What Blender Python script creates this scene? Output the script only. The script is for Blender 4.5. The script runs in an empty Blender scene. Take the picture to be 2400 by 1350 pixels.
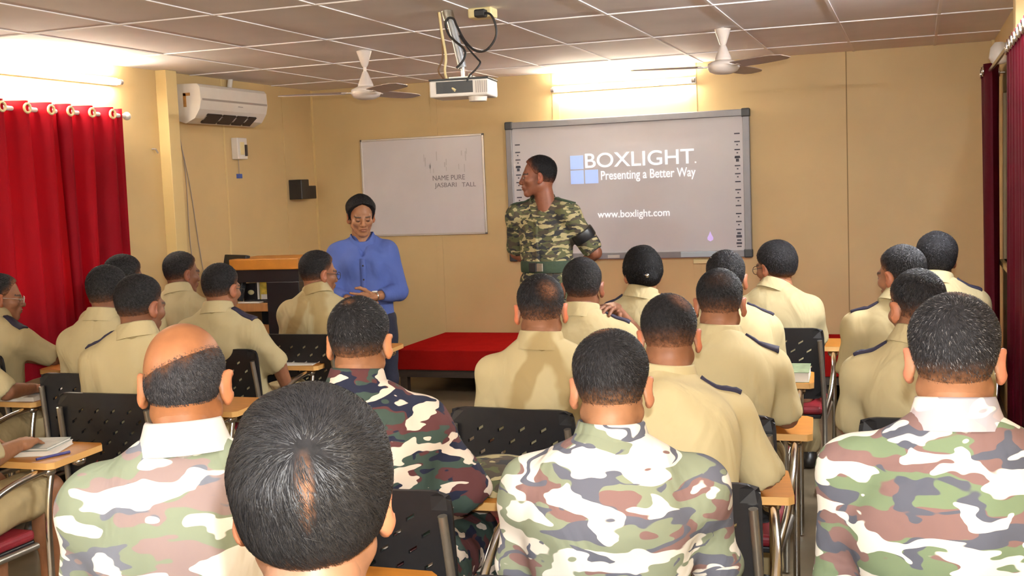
import bpy, math, random
import numpy as np
from mathutils import Vector, Matrix

sc = bpy.context.scene
COL = sc.collection

# ------------------------------------------------------------------ camera
EYE = (0.0, 0.0, 1.62)
# rows: world X, Y, Z expressed in camera axes (right, down, forward)
RW = ((0.94302, -0.00815, -0.33264), (0.33035, -0.09667, 0.93889), (-0.03981, -0.99528, -0.08847))
cam = bpy.data.cameras.new('camera')
cam.sensor_width = 36.0
cam.lens = 2700 / 2400 * 36.0
cam.clip_start = 0.05
cam.clip_end = 60
camo_ = bpy.data.objects.new('camera', cam)
COL.objects.link(camo_)
camo_.matrix_world = Matrix([[RW[i][0], -RW[i][1], -RW[i][2], EYE[i]] for i in range(3)] + [[0, 0, 0, 1]])
sc.camera = camo_

# ------------------------------------------------------------------ view, world, lamps
sc.view_settings.view_transform = 'Standard'
sc.view_settings.look = 'None'
sc.view_settings.gamma = 1.0
sc.view_settings.use_curve_mapping = False
sc.view_settings.exposure = 1.70

world = bpy.data.worlds.new('world')
sc.world = world
world.use_nodes = True
world.node_tree.nodes['Background'].inputs[0].default_value = (0.85, 0.92, 1.0, 1)
world.node_tree.nodes['Background'].inputs[1].default_value = 3.0

FLASH_W = 94.0
TUBE_E = 42.0
fl = bpy.data.lights.new('camera_flash', 'POINT')
fl.energy = FLASH_W
fl.color = (0.95, 0.98, 1.0)
fl.shadow_soft_size = 0.02
flo = bpy.data.objects.new('camera_flash', fl)
flo.location = (0.01, 0.05, 1.62 + 0.10)
COL.objects.link(flo)

D = 9.3          # front wall
XL, XR = -5.13, 0.54
YB = -2.2
ZC = 2.54

# ------------------------------------------------------------------ materials
def new_mat(name):
    m = bpy.data.materials.new(name)
    m.use_nodes = True
    nt = m.node_tree
    return m, nt, nt.nodes, nt.links, nt.nodes['Principled BSDF']

def simple(name, col, rough=0.6, metal=0.0, noise=0.0, nscale=20.0, bump=0.0, bscale=60.0, spec=0.5, sheen=0.0, emit=None, estr=0.0, stretch=(1, 1, 1)):
    m, nt, N, L, b = new_mat(name)
    b.inputs['Base Color'].default_value = (*col, 1)
    b.inputs['Roughness'].default_value = rough
    b.inputs['Metallic'].default_value = metal
    b.inputs['Specular IOR Level'].default_value = spec
    if sheen: b.inputs['Sheen Weight'].default_value = sheen
    if emit:
        b.inputs['Emission Color'].default_value = (*emit, 1)
        b.inputs['Emission Strength'].default_value = estr
    if noise or bump:
        tc = N.new('ShaderNodeTexCoord')
        mp = N.new('ShaderNodeMapping'); mp.inputs['Scale'].default_value = stretch
        L.new(tc.outputs['Object'], mp.inputs['Vector'])
    if noise:
        n = N.new('ShaderNodeTexNoise'); n.inputs['Scale'].default_value = nscale; n.inputs['Detail'].default_value = 4
        L.new(mp.outputs['Vector'], n.inputs['Vector'])
        r = N.new('ShaderNodeMapRange'); r.inputs[1].default_value = 0.3; r.inputs[2].default_value = 0.7
        r.inputs[3].default_value = 1 - noise; r.inputs[4].default_value = 1 + noise
        L.new(n.outputs['Fac'], r.inputs[0])
        mx = N.new('ShaderNodeVectorMath'); mx.operation = 'SCALE'
        mx.inputs[0].default_value = col
        L.new(r.outputs[0], mx.inputs['Scale'])
        L.new(mx.outputs[0], b.inputs['Base Color'])
    if bump:
        n2 = N.new('ShaderNodeTexNoise'); n2.inputs['Scale'].default_value = bscale; n2.inputs['Detail'].default_value = 3
        L.new(mp.outputs['Vector'], n2.inputs['Vector'])
        bp = N.new('ShaderNodeBump'); bp.inputs['Strength'].default_value = bump; bp.inputs['Distance'].default_value = 0.01
        L.new(n2.outputs['Fac'], bp.inputs['Height'])
        L.new(bp.outputs[0], b.inputs['Normal'])
    return m

def cloth_bump(nt, N, L, b, vec, strength=0.5, seed=0.0):
    """soft folds and a fine weave"""
    mp = N.new('ShaderNodeMapping'); mp.inputs['Location'].default_value = (seed, seed * 1.7, 0)
    mp.inputs['Rotation'].default_value = (0.3, 0.5, 0.2); mp.inputs['Scale'].default_value = (1.0, 1.0, 0.6)
    L.new(vec, mp.inputs['Vector'])
    w = N.new('ShaderNodeTexNoise'); w.inputs['Scale'].default_value = 7.0; w.inputs['Detail'].default_value = 2.5
    w.inputs['Distortion'].default_value = 1.0
    L.new(mp.outputs[0], w.inputs['Vector'])
    bp = N.new('ShaderNodeBump'); bp.inputs['Strength'].default_value = strength; bp.inputs['Distance'].default_value = 0.035
    L.new(w.outputs['Fac'], bp.inputs['Height'])
    L.new(bp.outputs[0], b.inputs['Normal'])

def khaki(name, col, seed, stain=0.0, stain_col=(0.30, 0.195, 0.065)):
    m, nt, N, L, b = new_mat(name)
    b.inputs['Roughness'].default_value = 0.85
    b.inputs['Specular IOR Level'].default_value = 0.2
    tc = N.new('ShaderNodeTexCoord')
    cloth_bump(nt, N, L, b, tc.outputs['Object'], 0.55, seed)
    n = N.new('ShaderNodeTexNoise'); n.inputs['Scale'].default_value = 3.0; n.inputs['Detail'].default_value = 3
    L.new(tc.outputs['Object'], n.inputs['Vector'])
    mr = N.new('ShaderNodeMapRange'); mr.inputs[1].default_value = 0.3; mr.inputs[2].default_value = 0.7
    mr.inputs[3].default_value = 0.93; mr.inputs[4].default_value = 1.07
    L.new(n.outputs['Fac'], mr.inputs[0])
    sc_ = N.new('ShaderNodeVectorMath'); sc_.operation = 'SCALE'; sc_.inputs[0].default_value = col
    L.new(mr.outputs[0], sc_.inputs['Scale'])
    out = sc_.outputs[0]
    if stain:
        # sweat bands running down and outward from between the shoulder blades
        def mth(op, a, b=None):
            q = N.new('ShaderNodeMath'); q.operation = op
            for k, v in ((0, a), (1, b)):
                if v is None: continue
                if isinstance(v, (int, float)): q.inputs[k].default_value = v
                else: L.new(v, q.inputs[k])
            return q.outputs[0]
        sp = N.new('ShaderNodeSeparateXYZ'); L.new(tc.outputs['Object'], sp.inputs[0])
        s = N.new('ShaderNodeTexNoise'); s.inputs['Scale'].default_value = 7.0; s.inputs['Detail'].default_value = 2
        L.new(tc.outputs['Object'], s.inputs['Vector'])
        path = mth('ADD', 0.035, mth('MULTIPLY', 0.42, mth('SUBTRACT', 1.02, sp.outputs['Z'])))
        dist = mth('ABSOLUTE', mth('SUBTRACT', mth('ABSOLUTE', mth('SUBTRACT', sp.outputs['X'], 0.01)), path))
        dist = mth('ADD', dist, mth('MULTIPLY', 0.16, mth('SUBTRACT', s.outputs['Fac'], 0.5)))
        r = N.new('ShaderNodeMapRange'); r.interpolation_type = 'SMOOTHSTEP'
        r.inputs[1].default_value = 0.055; r.inputs[2].default_value = 0.03; r.inputs[3].default_value = 0; r.inputs[4].default_value = stain
        L.new(dist, r.inputs[0])
        mx = N.new('ShaderNodeMix'); mx.data_type = 'RGBA'
        L.new(r.outputs[0], mx.inputs['Factor']); L.new(out, mx.inputs['A'])
        mx.inputs['B'].default_value = (*stain_col, 1)
        out = mx.outputs['Result']
    L.new(out, b.inputs['Base Color'])
    return m

def camouflage(name, base, brown, dark, white, seed, scale=1.0, strokes=0.0, wt=0.555, bt=0.52, dt=0.585, seed_w=0.0):
    """woven four-colour camouflage print"""
    m, nt, N, L, b = new_mat(name)
    b.inputs['Roughness'].default_value = 0.85
    b.inputs['Specular IOR Level'].default_value = 0.2
    tc = N.new('ShaderNodeTexCoord')
    cloth_bump(nt, N, L, b, tc.outputs['Object'], 0.45, seed)
    mp = N.new('ShaderNodeMapping')
    mp.inputs['Location'].default_value = (seed * 5.3, seed * 2.1, seed * 3.7)
    mp.inputs['Rotation'].default_value = (0.0, 0.22, 0.0)
    mp.inputs['Scale'].default_value = (1.0 * scale, 1.0 * scale, 2.35 * scale)
    L.new(tc.outputs['Object'], mp.inputs['Vector'])
    # warp
    wn = N.new('ShaderNodeTexNoise'); wn.inputs['Scale'].default_value = 9.0; wn.inputs['Detail'].default_value = 1.0
    L.new(mp.outputs[0], wn.inputs['Vector'])
    sub = N.new('ShaderNodeVectorMath'); sub.operation = 'SUBTRACT'; sub.inputs[1].default_value = (0.5, 0.5, 0.5)
    L.new(wn.outputs['Color'], sub.inputs[0])
    scl = N.new('ShaderNodeVectorMath'); scl.operation = 'SCALE'; scl.inputs['Scale'].default_value = 0.16
    L.new(sub.outputs[0], scl.inputs[0])
    add = N.new('ShaderNodeVectorMath'); add.operation = 'ADD'
    L.new(mp.outputs[0], add.inputs[0]); L.new(scl.outputs[0], add.inputs[1])
    vec = add.outputs[0]
    def layer(prev, col, thr, s, off, band=None, det=0.6):
        a = N.new('ShaderNodeVectorMath'); a.operation = 'ADD'; a.inputs[1].default_value = off
        L.new(vec, a.inputs[0])
        n = N.new('ShaderNodeTexNoise'); n.inputs['Scale'].default_value = s; n.inputs['Detail'].default_value = det
        n.inputs['Roughness'].default_value = 0.45
        L.new(a.outputs[0], n.inputs['Vector'])
        f = n.outputs['Fac']
        r = N.new('ShaderNodeMapRange'); r.interpolation_type = 'SMOOTHSTEP'
        if band:
            s1 = N.new('ShaderNodeMath'); s1.operation = 'SUBTRACT'; s1.inputs[1].default_value = 0.5; L.new(f, s1.inputs[0])
            s2 = N.new('ShaderNodeMath'); s2.operation = 'ABSOLUTE'; L.new(s1.outputs[0], s2.inputs[0])
            f = s2.outputs[0]
            r.inputs[1].default_value = band; r.inputs[2].default_value = band + 0.006
            r.inputs[3].default_value = 1; r.inputs[4].default_value = 0
            a2 = N.new('ShaderNodeTexNoise'); a2.inputs['Scale'].default_value = 6.0; L.new(a.outputs[0], a2.inputs['Vector'])
            g = N.new('ShaderNodeMath'); g.operation = 'GREATER_THAN'; g.inputs[1].default_value = 0.50; L.new(a2.outputs['Fac'], g.inputs[0])
            L.new(f, r.inputs[0])
            mu = N.new('ShaderNodeMath'); mu.operation = 'MULTIPLY'; L.new(r.outputs[0], mu.inputs[0]); L.new(g.outputs[0], mu.inputs[1])
            fac = mu.outputs[0]
        else:
            r.inputs[1].default_value = thr; r.inputs[2].default_value = thr + 0.012
            L.new(f, r.inputs[0]); fac = r.outputs[0]
        mx = N.new('ShaderNodeMix'); mx.data_type = 'RGBA'
        L.new(fac, mx.inputs['Factor'])
        if isinstance(prev, tuple): mx.inputs['A'].default_value = (*prev, 1)
        else: L.new(prev, mx.inputs['A'])
        mx.inputs['B'].default_value = (*col, 1)
        return mx.outputs['Result']
    c = layer(base, brown, bt, 6.5, (3.1, 0.7, 9.2))
    c = layer(c, dark, dt, 7.0, (11.3, 4.2, 1.9))
    c = layer(c, white, wt, 7.5, (7.7 + seed_w, 8.8, 5.1))
    if strokes: c = layer(c, dark, 0, 4.0, (1.7, 15.2, 3.3), band=strokes)
    L.new(c, b.inputs['Base Color'])
    return m

def attr_mat(name, rough, spec=0.4, streak=0.0):
    m, nt, N, L, b = new_mat(name)
    a = N.new('ShaderNodeAttribute'); a.attribute_name = 'tint'; a.attribute_type = 'GEOMETRY'
    b.inputs['Roughness'].default_value = rough
    b.inputs['Specular IOR Level'].default_value = spec
    tc = N.new('ShaderNodeTexCoord')
    n = N.new('ShaderNodeTexNoise'); n.inputs['Scale'].default_value = 90 if streak else 25; n.inputs['Detail'].default_value = 4
    L.new(tc.outputs['Object'], n.inputs['Vector'])
    r = N.new('ShaderNodeMapRange'); r.inputs[1].default_value = 0.3; r.inputs[2].default_value = 0.7
    k = streak or 0.12
    r.inputs[3].default_value = 1 - k; r.inputs[4].default_value = 1 + k
    L.new(n.outputs['Fac'], r.inputs[0])
    s = N.new('ShaderNodeVectorMath'); s.operation = 'SCALE'
    L.new(a.outputs['Color'], s.inputs[0]); L.new(r.outputs[0], s.inputs['Scale'])
    L.new(s.outputs[0], b.inputs['Base Color'])
    bp = N.new('ShaderNodeBump'); bp.inputs['Strength'].default_value = 0.5 if streak else 0.12; bp.inputs['Distance'].default_value = 0.003
    L.new(n.outputs['Fac'], bp.inputs['Height']); L.new(bp.outputs[0], b.inputs['Normal'])
    return m

M = {}
M['skin'] = attr_mat('skin', 0.5)
M['hair'] = attr_mat('hair', 0.75, 0.12, 0.45)
M['strand'] = attr_mat('hair_strand', 0.5, 0.32, 0.2)
M['wall'] = simple('yellow_wall_paint', (0.62, 0.45, 0.215), 0.55, noise=0.05, nscale=1.6, bump=0.05, bscale=30)
M['trim'] = simple('yellow_trim_paint', (0.70, 0.53, 0.24), 0.5, noise=0.03, nscale=4)
M['groove'] = simple('panel_joint', (0.30, 0.20, 0.08), 0.7)
M['ceiling'] = simple('ceiling_board', (0.82, 0.78, 0.80), 0.75, noise=0.06, nscale=2.0)
M['batten'] = simple('ceiling_batten', (0.86, 0.81, 0.80), 0.65)
M['floor'] = simple('floor_lino', (0.15, 0.115, 0.07), 0.42, noise=0.15, nscale=5)
M['stage_cloth'] = simple('red_carpet', (0.30, 0.010, 0.008), 0.95, noise=0.07, nscale=8, bump=0.2, bscale=200, spec=0.0)
M['dark_wood'] = simple('dark_stage_wood', (0.05, 0.035, 0.025), 0.55, noise=0.2, nscale=8, stretch=(1, 6, 6))
M['wood'] = simple('orange_laminate', (0.46, 0.175, 0.018), 0.45, noise=0.10, nscale=6, stretch=(2, 12, 2))
M['wood_edge'] = simple('pale_edge_band', (0.74, 0.42, 0.14), 0.4)
M['desk_wood'] = simple('brown_desk_laminate', (0.42, 0.20, 0.07), 0.4, noise=0.12, nscale=6, stretch=(8, 2, 2))
M['black_plastic'] = simple('black_plastic', (0.012, 0.012, 0.014), 0.42, noise=0.1, nscale=40)
M['black_board'] = simple('black_laminate', (0.012, 0.010, 0.011), 0.35, noise=0.1, nscale=10)
M['black_cable'] = simple('black_rubber', (0.015, 0.013, 0.013), 0.5)
M['chrome'] = simple('polished_steel', (0.72, 0.70, 0.66), 0.22, metal=1.0, noise=0.05, nscale=30)
M['steel'] = simple('painted_steel_tube', (0.42, 0.39, 0.33), 0.35, metal=0.85, noise=0.08, nscale=30)
M['red_seat'] = simple('red_rexine', (0.22, 0.012, 0.02), 0.5, noise=0.08, nscale=20)
M['white_plastic'] = simple('white_plastic', (0.74, 0.69, 0.63), 0.4, noise=0.03, nscale=10)
M['cream_plastic'] = simple('cream_plastic', (0.78, 0.66, 0.34), 0.4, noise=0.03, nscale=10)
M['rust'] = simple('rust_mark', (0.45, 0.22, 0.06), 0.8, noise=0.3, nscale=30)
M['vent'] = simple('dark_vent', (0.05, 0.035, 0.03), 0.6)
M['grey_line'] = simple('grey_trim', (0.35, 0.30, 0.27), 0.5)
M['fan_paint'] = simple('fan_enamel', (0.72, 0.64, 0.58), 0.35, noise=0.03, nscale=15)
M['fan_blade'] = simple('fan_blade_enamel', (0.38, 0.29, 0.25), 0.4, noise=0.05, nscale=15)
M['board'] = simple('whiteboard_enamel', (0.66, 0.62, 0.63), 0.3, noise=0.04, nscale=3)
M['alu'] = simple('aluminium_frame', (0.60, 0.56, 0.52), 0.4, metal=0.6, noise=0.03, nscale=20)
M['smart'] = simple('interactive_board_surface', (0.57, 0.55, 0.57), 0.45, noise=0.02, nscale=3)
M['frame_grey'] = simple('board_frame_grey', (0.25, 0.245, 0.26), 0.4, metal=0.3, noise=0.03, nscale=20)
M['corner_grey'] = simple('board_corner_plastic', (0.05, 0.055, 0.06), 0.45)
M['icon'] = simple('printed_icon', (0.06, 0.06, 0.08), 0.6)
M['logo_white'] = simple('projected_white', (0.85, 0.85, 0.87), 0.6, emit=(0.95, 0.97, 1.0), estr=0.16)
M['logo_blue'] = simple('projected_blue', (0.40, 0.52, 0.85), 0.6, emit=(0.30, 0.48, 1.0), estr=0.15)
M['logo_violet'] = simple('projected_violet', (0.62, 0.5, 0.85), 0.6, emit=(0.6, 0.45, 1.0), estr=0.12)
M['marker'] = simple('marker_ink', (0.20, 0.18, 0.19), 0.6)
M['smudge'] = simple('wiped_ink', (0.54, 0.505, 0.51), 0.5)
M['tube'] = simple('fluorescent_tube', (0.9, 0.9, 0.85), 0.4, emit=(1.0, 0.93, 0.78), estr=TUBE_E)
M['tube_fill'] = simple('added_fill_tube', (0.9, 0.9, 0.85), 0.4, emit=(0.93, 0.99, 1.06), estr=TUBE_E * 4.6)  # stronger emission for the added out-of-view tubes
M['paper'] = simple('white_paper', (0.78, 0.75, 0.68), 0.7, noise=0.03, nscale=20)
M['cover_green'] = simple('green_cover', (0.20, 0.25, 0.14), 0.5, noise=0.3, nscale=25)
M['cover_grey'] = simple('grey_green_cover', (0.30, 0.34, 0.30), 0.35, noise=0.25, nscale=18)
M['cover_yellow'] = simple('yellow_print', (0.65, 0.48, 0.06), 0.5, noise=0.35, nscale=25)
M['pen_blue'] = simple('blue_pen', (0.05, 0.05, 0.20), 0.35)
M['pen_black'] = simple('black_pen', (0.02, 0.02, 0.03), 0.35)
M['navy'] = simple('navy_felt', (0.018, 0.014, 0.035), 0.8, noise=0.15, nscale=60)
M['glass_frame'] = simple('spectacle_frame', (0.02, 0.018, 0.02), 0.3)
M['wire_frame'] = simple('spectacle_wire', (0.75, 0.72, 0.68), 0.25, metal=0.8)
M['denim'] = simple('navy_trousers', (0.014, 0.016, 0.035), 0.85, noise=0.1, nscale=40)
M['shoe'] = simple('shoe_leather', (0.02, 0.016, 0.013), 0.4)
M['brown_shoe'] = simple('tan_shoe', (0.24, 0.15, 0.06), 0.5)
M['tag_blue'] = simple('blue_tag', (0.06, 0.12, 0.42), 0.5)
M['eye_white'] = simple('eye_white', (0.6, 0.55, 0.5), 0.25)
M['outside'] = simple('window_frame_paint', (0.30, 0.22, 0.10), 0.5)
M['belt_green'] = simple('green_web_belt', (0.03, 0.055, 0.03), 0.7, noise=0.2, nscale=50)

def glass_mat():
    m, nt, N, L, b = new_mat('window_glass')
    b.inputs['Base Color'].default_value = (0.9, 0.95, 0.95, 1)
    b.inputs['Transmission Weight'].default_value = 1.0
    b.inputs['Roughness'].default_value = 0.05
    b.inputs['IOR'].default_value = 1.05
    return m
M['glass'] = glass_mat()

def curtain_mat(name, col, trans):
    m, nt, N, L, b = new_mat(name)
    b.inputs['Base Color'].default_value = (*col, 1)
    b.inputs['Roughness'].default_value = 0.6
    b.inputs['Specular IOR Level'].default_value = 0.15
    tc = N.new('ShaderNodeTexCoord')
    n = N.new('ShaderNodeTexNoise'); n.inputs['Scale'].default_value = 40; n.inputs['Detail'].default_value = 3
    mp = N.new('ShaderNodeMapping'); mp.inputs['Scale'].default_value = (1, 1, 0.15)
    L.new(tc.outputs['Object'], mp.inputs['Vector']); L.new(mp.outputs[0], n.inputs['Vector'])
    bp = N.new('ShaderNodeBump'); bp.inputs['Strength'].default_value = 0.15; bp.inputs['Distance'].default_value = 0.01
    L.new(n.outputs['Fac'], bp.inputs['Height']); L.new(bp.outputs[0], b.inputs['Normal'])
    t = N.new('ShaderNodeBsdfTranslucent'); t.inputs['Color'].default_value = (min(1, col[0] * 1.9), col[1], col[2], 1)
    mx = N.new('ShaderNodeMixShader'); mx.inputs[0].default_value = trans
    L.new(b.outputs[0], mx.inputs[1]); L.new(t.outputs[0], mx.inputs[2])
    L.new(mx.outputs[0], N['Material Output'].inputs['Surface'])
    return m
M['curtain'] = curtain_mat('crimson_curtain', (0.34, 0.003, 0.014), 0.35)
M['curtain_dark'] = curtain_mat('maroon_curtain', (0.090, 0.002, 0.010), 0.10)

# ------------------------------------------------------------------ mesh helpers
class MB:
    """collects verts and faces (with material slots) for ONE mesh object"""
    def __init__(s): s.v = []; s.f = []; s.mi = []; s.mats = []; s.n = 0; s.sm = []
    def slot(s, m):
        if m not in s.mats: s.mats.append(m)
        return s.mats.index(m)
    def add(s, verts, faces, m, smooth=False):
        k = s.slot(m); off = s.n
        s.v.append(np.asarray(verts, float).reshape(-1, 3)); s.n += len(verts)
        for f in faces: s.f.append(tuple(int(i) + off for i in f)); s.mi.append(k); s.sm.append(smooth)
        return s
    def box(s, lo, hi, m, R=None, at=None):
        x0, y0, z0 = lo; x1, y1, z1 = hi
        v = np.array([(x0, y0, z0), (x1, y0, z0), (x1, y1, z0), (x0, y1, z0), (x0, y0, z1), (x1, y0, z1), (x1, y1, z1), (x0, y1, z1)], float)
        if R is not None: v = v @ np.asarray(R).T
        if at is not None: v = v + np.asarray(at)
        return s.add(v, [(0, 3, 2, 1), (4, 5, 6, 7), (0, 1, 5, 4), (1, 2, 6, 5), (2, 3, 7, 6), (3, 0, 4, 7)], m)
    def prism(s, poly, z0, z1, m, axis='z', me=None):
        n = len(poly)
        def p(a, b, c): return (a, b, c) if axis == 'z' else ((a, c, b) if axis == 'y' else (c, a, b))
        v = [p(a, b, z0) for a, b in poly] + [p(a, b, z1) for a, b in poly]
        s.add(v, [tuple(range(n - 1, -1, -1)), tuple(range(n, 2 * n))], m)
        return s.add(v, [(i, (i + 1) % n, n + (i + 1) % n, n + i) for i in range(n)], me or m)
    def tube(s, pts, r, m, n=10, caps=True):
        P = [np.asarray(p, float) for p in pts]
        rr = r if isinstance(r, (list, tuple)) else [r] * len(P)
        V = []; F = []
        up = None
        for i, p in enumerate(P):
            d = P[min(i + 1, len(P) - 1)] - P[max(i - 1, 0)]; d = d / (np.linalg.norm(d) + 1e-12)
            if up is None:
                a = np.array((0, 0, 1.)) if abs(d[2]) < 0.9 else np.array((1., 0, 0))
                up = np.cross(d, a)
            up = up - d * up.dot(d); up /= np.linalg.norm(up) + 1e-12
            w = np.cross(d, up)
            for k in range(n):
                t = 2 * math.pi * k / n
                V.append(p + rr[i] * (math.cos(t) * up + math.sin(t) * w))
        for i in range(len(P) - 1):
            for k in range(n):
                F.append((i * n + k, i * n + (k + 1) % n, (i + 1) * n + (k + 1) % n, (i + 1) * n + k))
        s.add(V, F, m, True)
        if caps: s.add([V[k] for k in range(n)], [tuple(range(n - 1, -1, -1))], m); s.add(V[-n:], [tuple(range(n))], m)
        return s
    def lathe(s, prof, m, n=28, at=(0, 0, 0), R=None, sx=1, sy=1, smooth=True):
        V = []; F = []
        for r, z in prof:
            for k in range(n):
                t = 2 * math.pi * k / n
                V.append((r * math.cos(t) * sx, r * math.sin(t) * sy, z))
        V = np.array(V)
        if R is not None: V = V @ np.asarray(R).T
        V = V + np.asarray(at)
        for i in range(len(prof) - 1):
            for k in range(n): F.append((i * n + k, i * n + (k + 1) % n, (i + 1) * n + (k + 1) % n, (i + 1) * n + k))
        s.add(V, F, m, smooth)
        if prof[0][0] > 1e-5: s.add(V[:n], [tuple(range(n - 1, -1, -1))], m)
        if prof[-1][0] > 1e-5: s.add(V[-n:], [tuple(range(n))], m)
        return s
    def ball(s, c, r, m, n=14, k=9):
        rr = r if isinstance(r, (list, tuple)) else (r, r, r)
        prof = [(math.sin(math.pi * i / k), -math.cos(math.pi * i / k)) for i in range(k + 1)]
        prof[0] = (1e-4, -1); prof[-1] = (1e-4, 1)
        V = []; F = []
        for a, z in prof:
            for j in range(n):
                t = 2 * math.pi * j / n
                V.append((c[0] + rr[0] * a * math.cos(t), c[1] + rr[1] * a * math.sin(t), c[2] + rr[2] * z))
        for i in range(k):
            for j in range(n): F.append((i * n + j, i * n + (j + 1) % n, (i + 1) * n + (j + 1) % n, (i + 1) * n + j))
        return s.add(V, F, m, True)
    def torus(s, c, R_, r, m, axis='x', n=24, k=8, rot=None):
        V = []; F = []
        for i in range(n):
            t = 2 * math.pi * i / n
            for j in range(k):
                u = 2 * math.pi * j / k
                a = (R_ + r * math.cos(u)) * math.cos(t); b = (R_ + r * math.cos(u)) * math.sin(t); h = r * math.sin(u)
                V.append({'x': (h, a, b), 'y': (a, h, b), 'z': (a, b, h)}[axis])
        V = np.array(V)
        if rot is not None: V = V @ np.asarray(rot).T
        V = V + np.asarray(c)
        for i in range(n):
            for j in range(k): F.append((i * k + j, ((i + 1) % n) * k + j, ((i + 1) % n) * k + (j + 1) % k, i * k + (j + 1) % k))
        return s.add(V, F, m, True)
    def build(s, name, parent=None, bevel=0.0, seg=2):
        me = bpy.data.meshes.new(name)
        me.from_pydata(np.concatenate(s.v).tolist(), [], s.f)
        for m in s.mats: me.materials.append(m)
        me.polygons.foreach_set('material_index', s.mi)
        me.polygons.foreach_set('use_smooth', s.sm)
        me.update()
        o = bpy.data.objects.new(name, me)
        COL.objects.link(o)
        if parent is not None: o.parent = parent
        if bevel:
            b = o.modifiers.new('bevel', 'BEVEL'); b.width = bevel; b.segments = seg; b.limit_method = 'ANGLE'; b.angle_limit = math.radians(40)
        return o

def np_mesh(name, V, Q, mat, parent=None, colors=None, smooth=True):
    """mesh object straight from numpy arrays of verts and equal-sized faces"""
    V = np.asarray(V, np.float32); Q = np.asarray(Q, np.int32)
    me = bpy.data.meshes.new(name)
    k = Q.shape[1]
    me.vertices.add(len(V)); me.vertices.foreach_set('co', V.ravel())
    me.loops.add(Q.size); me.loops.foreach_set('vertex_index', Q.ravel())
    me.polygons.add(len(Q)); me.polygons.foreach_set('loop_start', np.arange(0, Q.size, k, dtype=np.int32))
    me.polygons.foreach_set('use_smooth', np.full(len(Q), smooth))
    me.update(calc_edges=True)
    me.materials.append(mat)
    if colors is not None:
        a = me.color_attributes.new('tint', 'FLOAT_COLOR', 'POINT')
        c = np.ones((len(V), 4), np.float32); c[:, :3] = colors
        a.data.foreach_set('color', c.ravel())
    o = bpy.data.objects.new(name, me)
    COL.objects.link(o)
    if parent is not None: o.parent = parent
    return o

def tag(o, label, cat, group=None):
    o['label'] = label; o['category'] = cat
    if group: o['group'] = group
    return o

def thing(name, label, cat, loc=(0, 0, 0), rz=0.0, group=None):
    o = bpy.data.objects.new(name, None)
    o.empty_display_size = 0.1
    COL.objects.link(o)
    o.location = loc; o.rotation_euler = (0, 0, rz)
    return tag(o, label, cat, group)

def struct(o):
    o['kind'] = 'structure'
    return o

# ------------------------------------------------------------------ room shell
T = 0.12
mb = MB(); mb.box((XL - T, YB - T, -0.1), (XR + T, D + T, 0.0), M['floor']); struct(mb.build('floor'))
mb = MB(); mb.box((XL - T, YB - T, ZC), (XR + T, D + T, ZC + 0.1), M['ceiling'])
for i in range(0, 10):
    x = -4.51 + 0.58 * i
    if XL < x < XR: mb.box((x - 0.009, YB, ZC - 0.005), (x + 0.009, D, ZC), M['batten'])
for y in (-1.95, -0.77, 0.41, 1.58, 2.76, 3.93, 5.10, 6.28, 7.46, 8.62):
    mb.box((XL, y - 0.011, ZC - 0.006), (XR, y + 0.011, ZC), M['batten'])
struct(mb.build('ceiling'))

mb = MB(); mb.box((XL - T, D, 0), (XR + T, D + T, ZC), M['wall'])
for x in (-3.95, -2.84, -1.69):
    mb.box((x - 0.03, D - 0.006, 0), (x + 0.03, D, ZC), M['wall'])
mb.box((-0.513, D - 0.002, 0), (-0.505, D, ZC), M['groove'])
struct(mb.build('wall_front', bevel=0.002))
mb = MB(); mb.box((XL - T, YB - T, 0), (XR + T, YB, ZC), M['wall']); struct(mb.build('wall_back'))

# left wall with a window opening behind the curtain
WY0, WY1, WZ0, WZ1 = 4.35, 6.22, 0.95, 2.02
mb = MB()
mb.box((XL - T, YB, 0), (XL, WY0, ZC), M['wall'])
mb.box((XL - T, WY1, 0), (XL, D, ZC), M['wall'])
mb.box((XL - T, WY0, 0), (XL, WY1, WZ0), M['wall'])
mb.box((XL - T, WY0, WZ1), (XL, WY1, ZC), M['wall'])
mb.box((XL, 8.76, 0), (XL + 0.005, 8.82, ZC), M['wall'])
mb.box((XL, 7.85, 0), (XL + 0.003, 7.87, ZC), M['trim'])
mb.box((XL, D - 0.03, 0), (XL + 0.004, D, ZC), M['trim'])
struct(mb.build('wall_left'))
mb = MB(); mb.box((XL, 7.03, 0), (XL + 0.09, 7.16, ZC), M['trim']); struct(mb.build('trim_1', bevel=0.004))
mb = MB()
for y in np.linspace(WY0, WY1 - 0.05, 5): mb.box((XL - 0.09, y, WZ0), (XL - 0.04, y + 0.05, WZ1), M['outside'])
for z in (WZ0, WZ0 + 0.515, WZ1 - 0.05): mb.box((XL - 0.09, WY0, z), (XL - 0.04, WY1, z + 0.05), M['outside'])
for z in np.arange(WZ0 + 0.12, WZ1 - 0.05, 0.115): mb.tube([(XL - 0.03, WY0, z), (XL - 0.03, WY1, z)], 0.008, M['outside'], 6)
wf = struct(mb.build('window_1'))
mb = MB(); mb.box((XL - 0.068, WY0, WZ0), (XL - 0.062, WY1, WZ1), M['glass']); mb.build('pane', wf)

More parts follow.
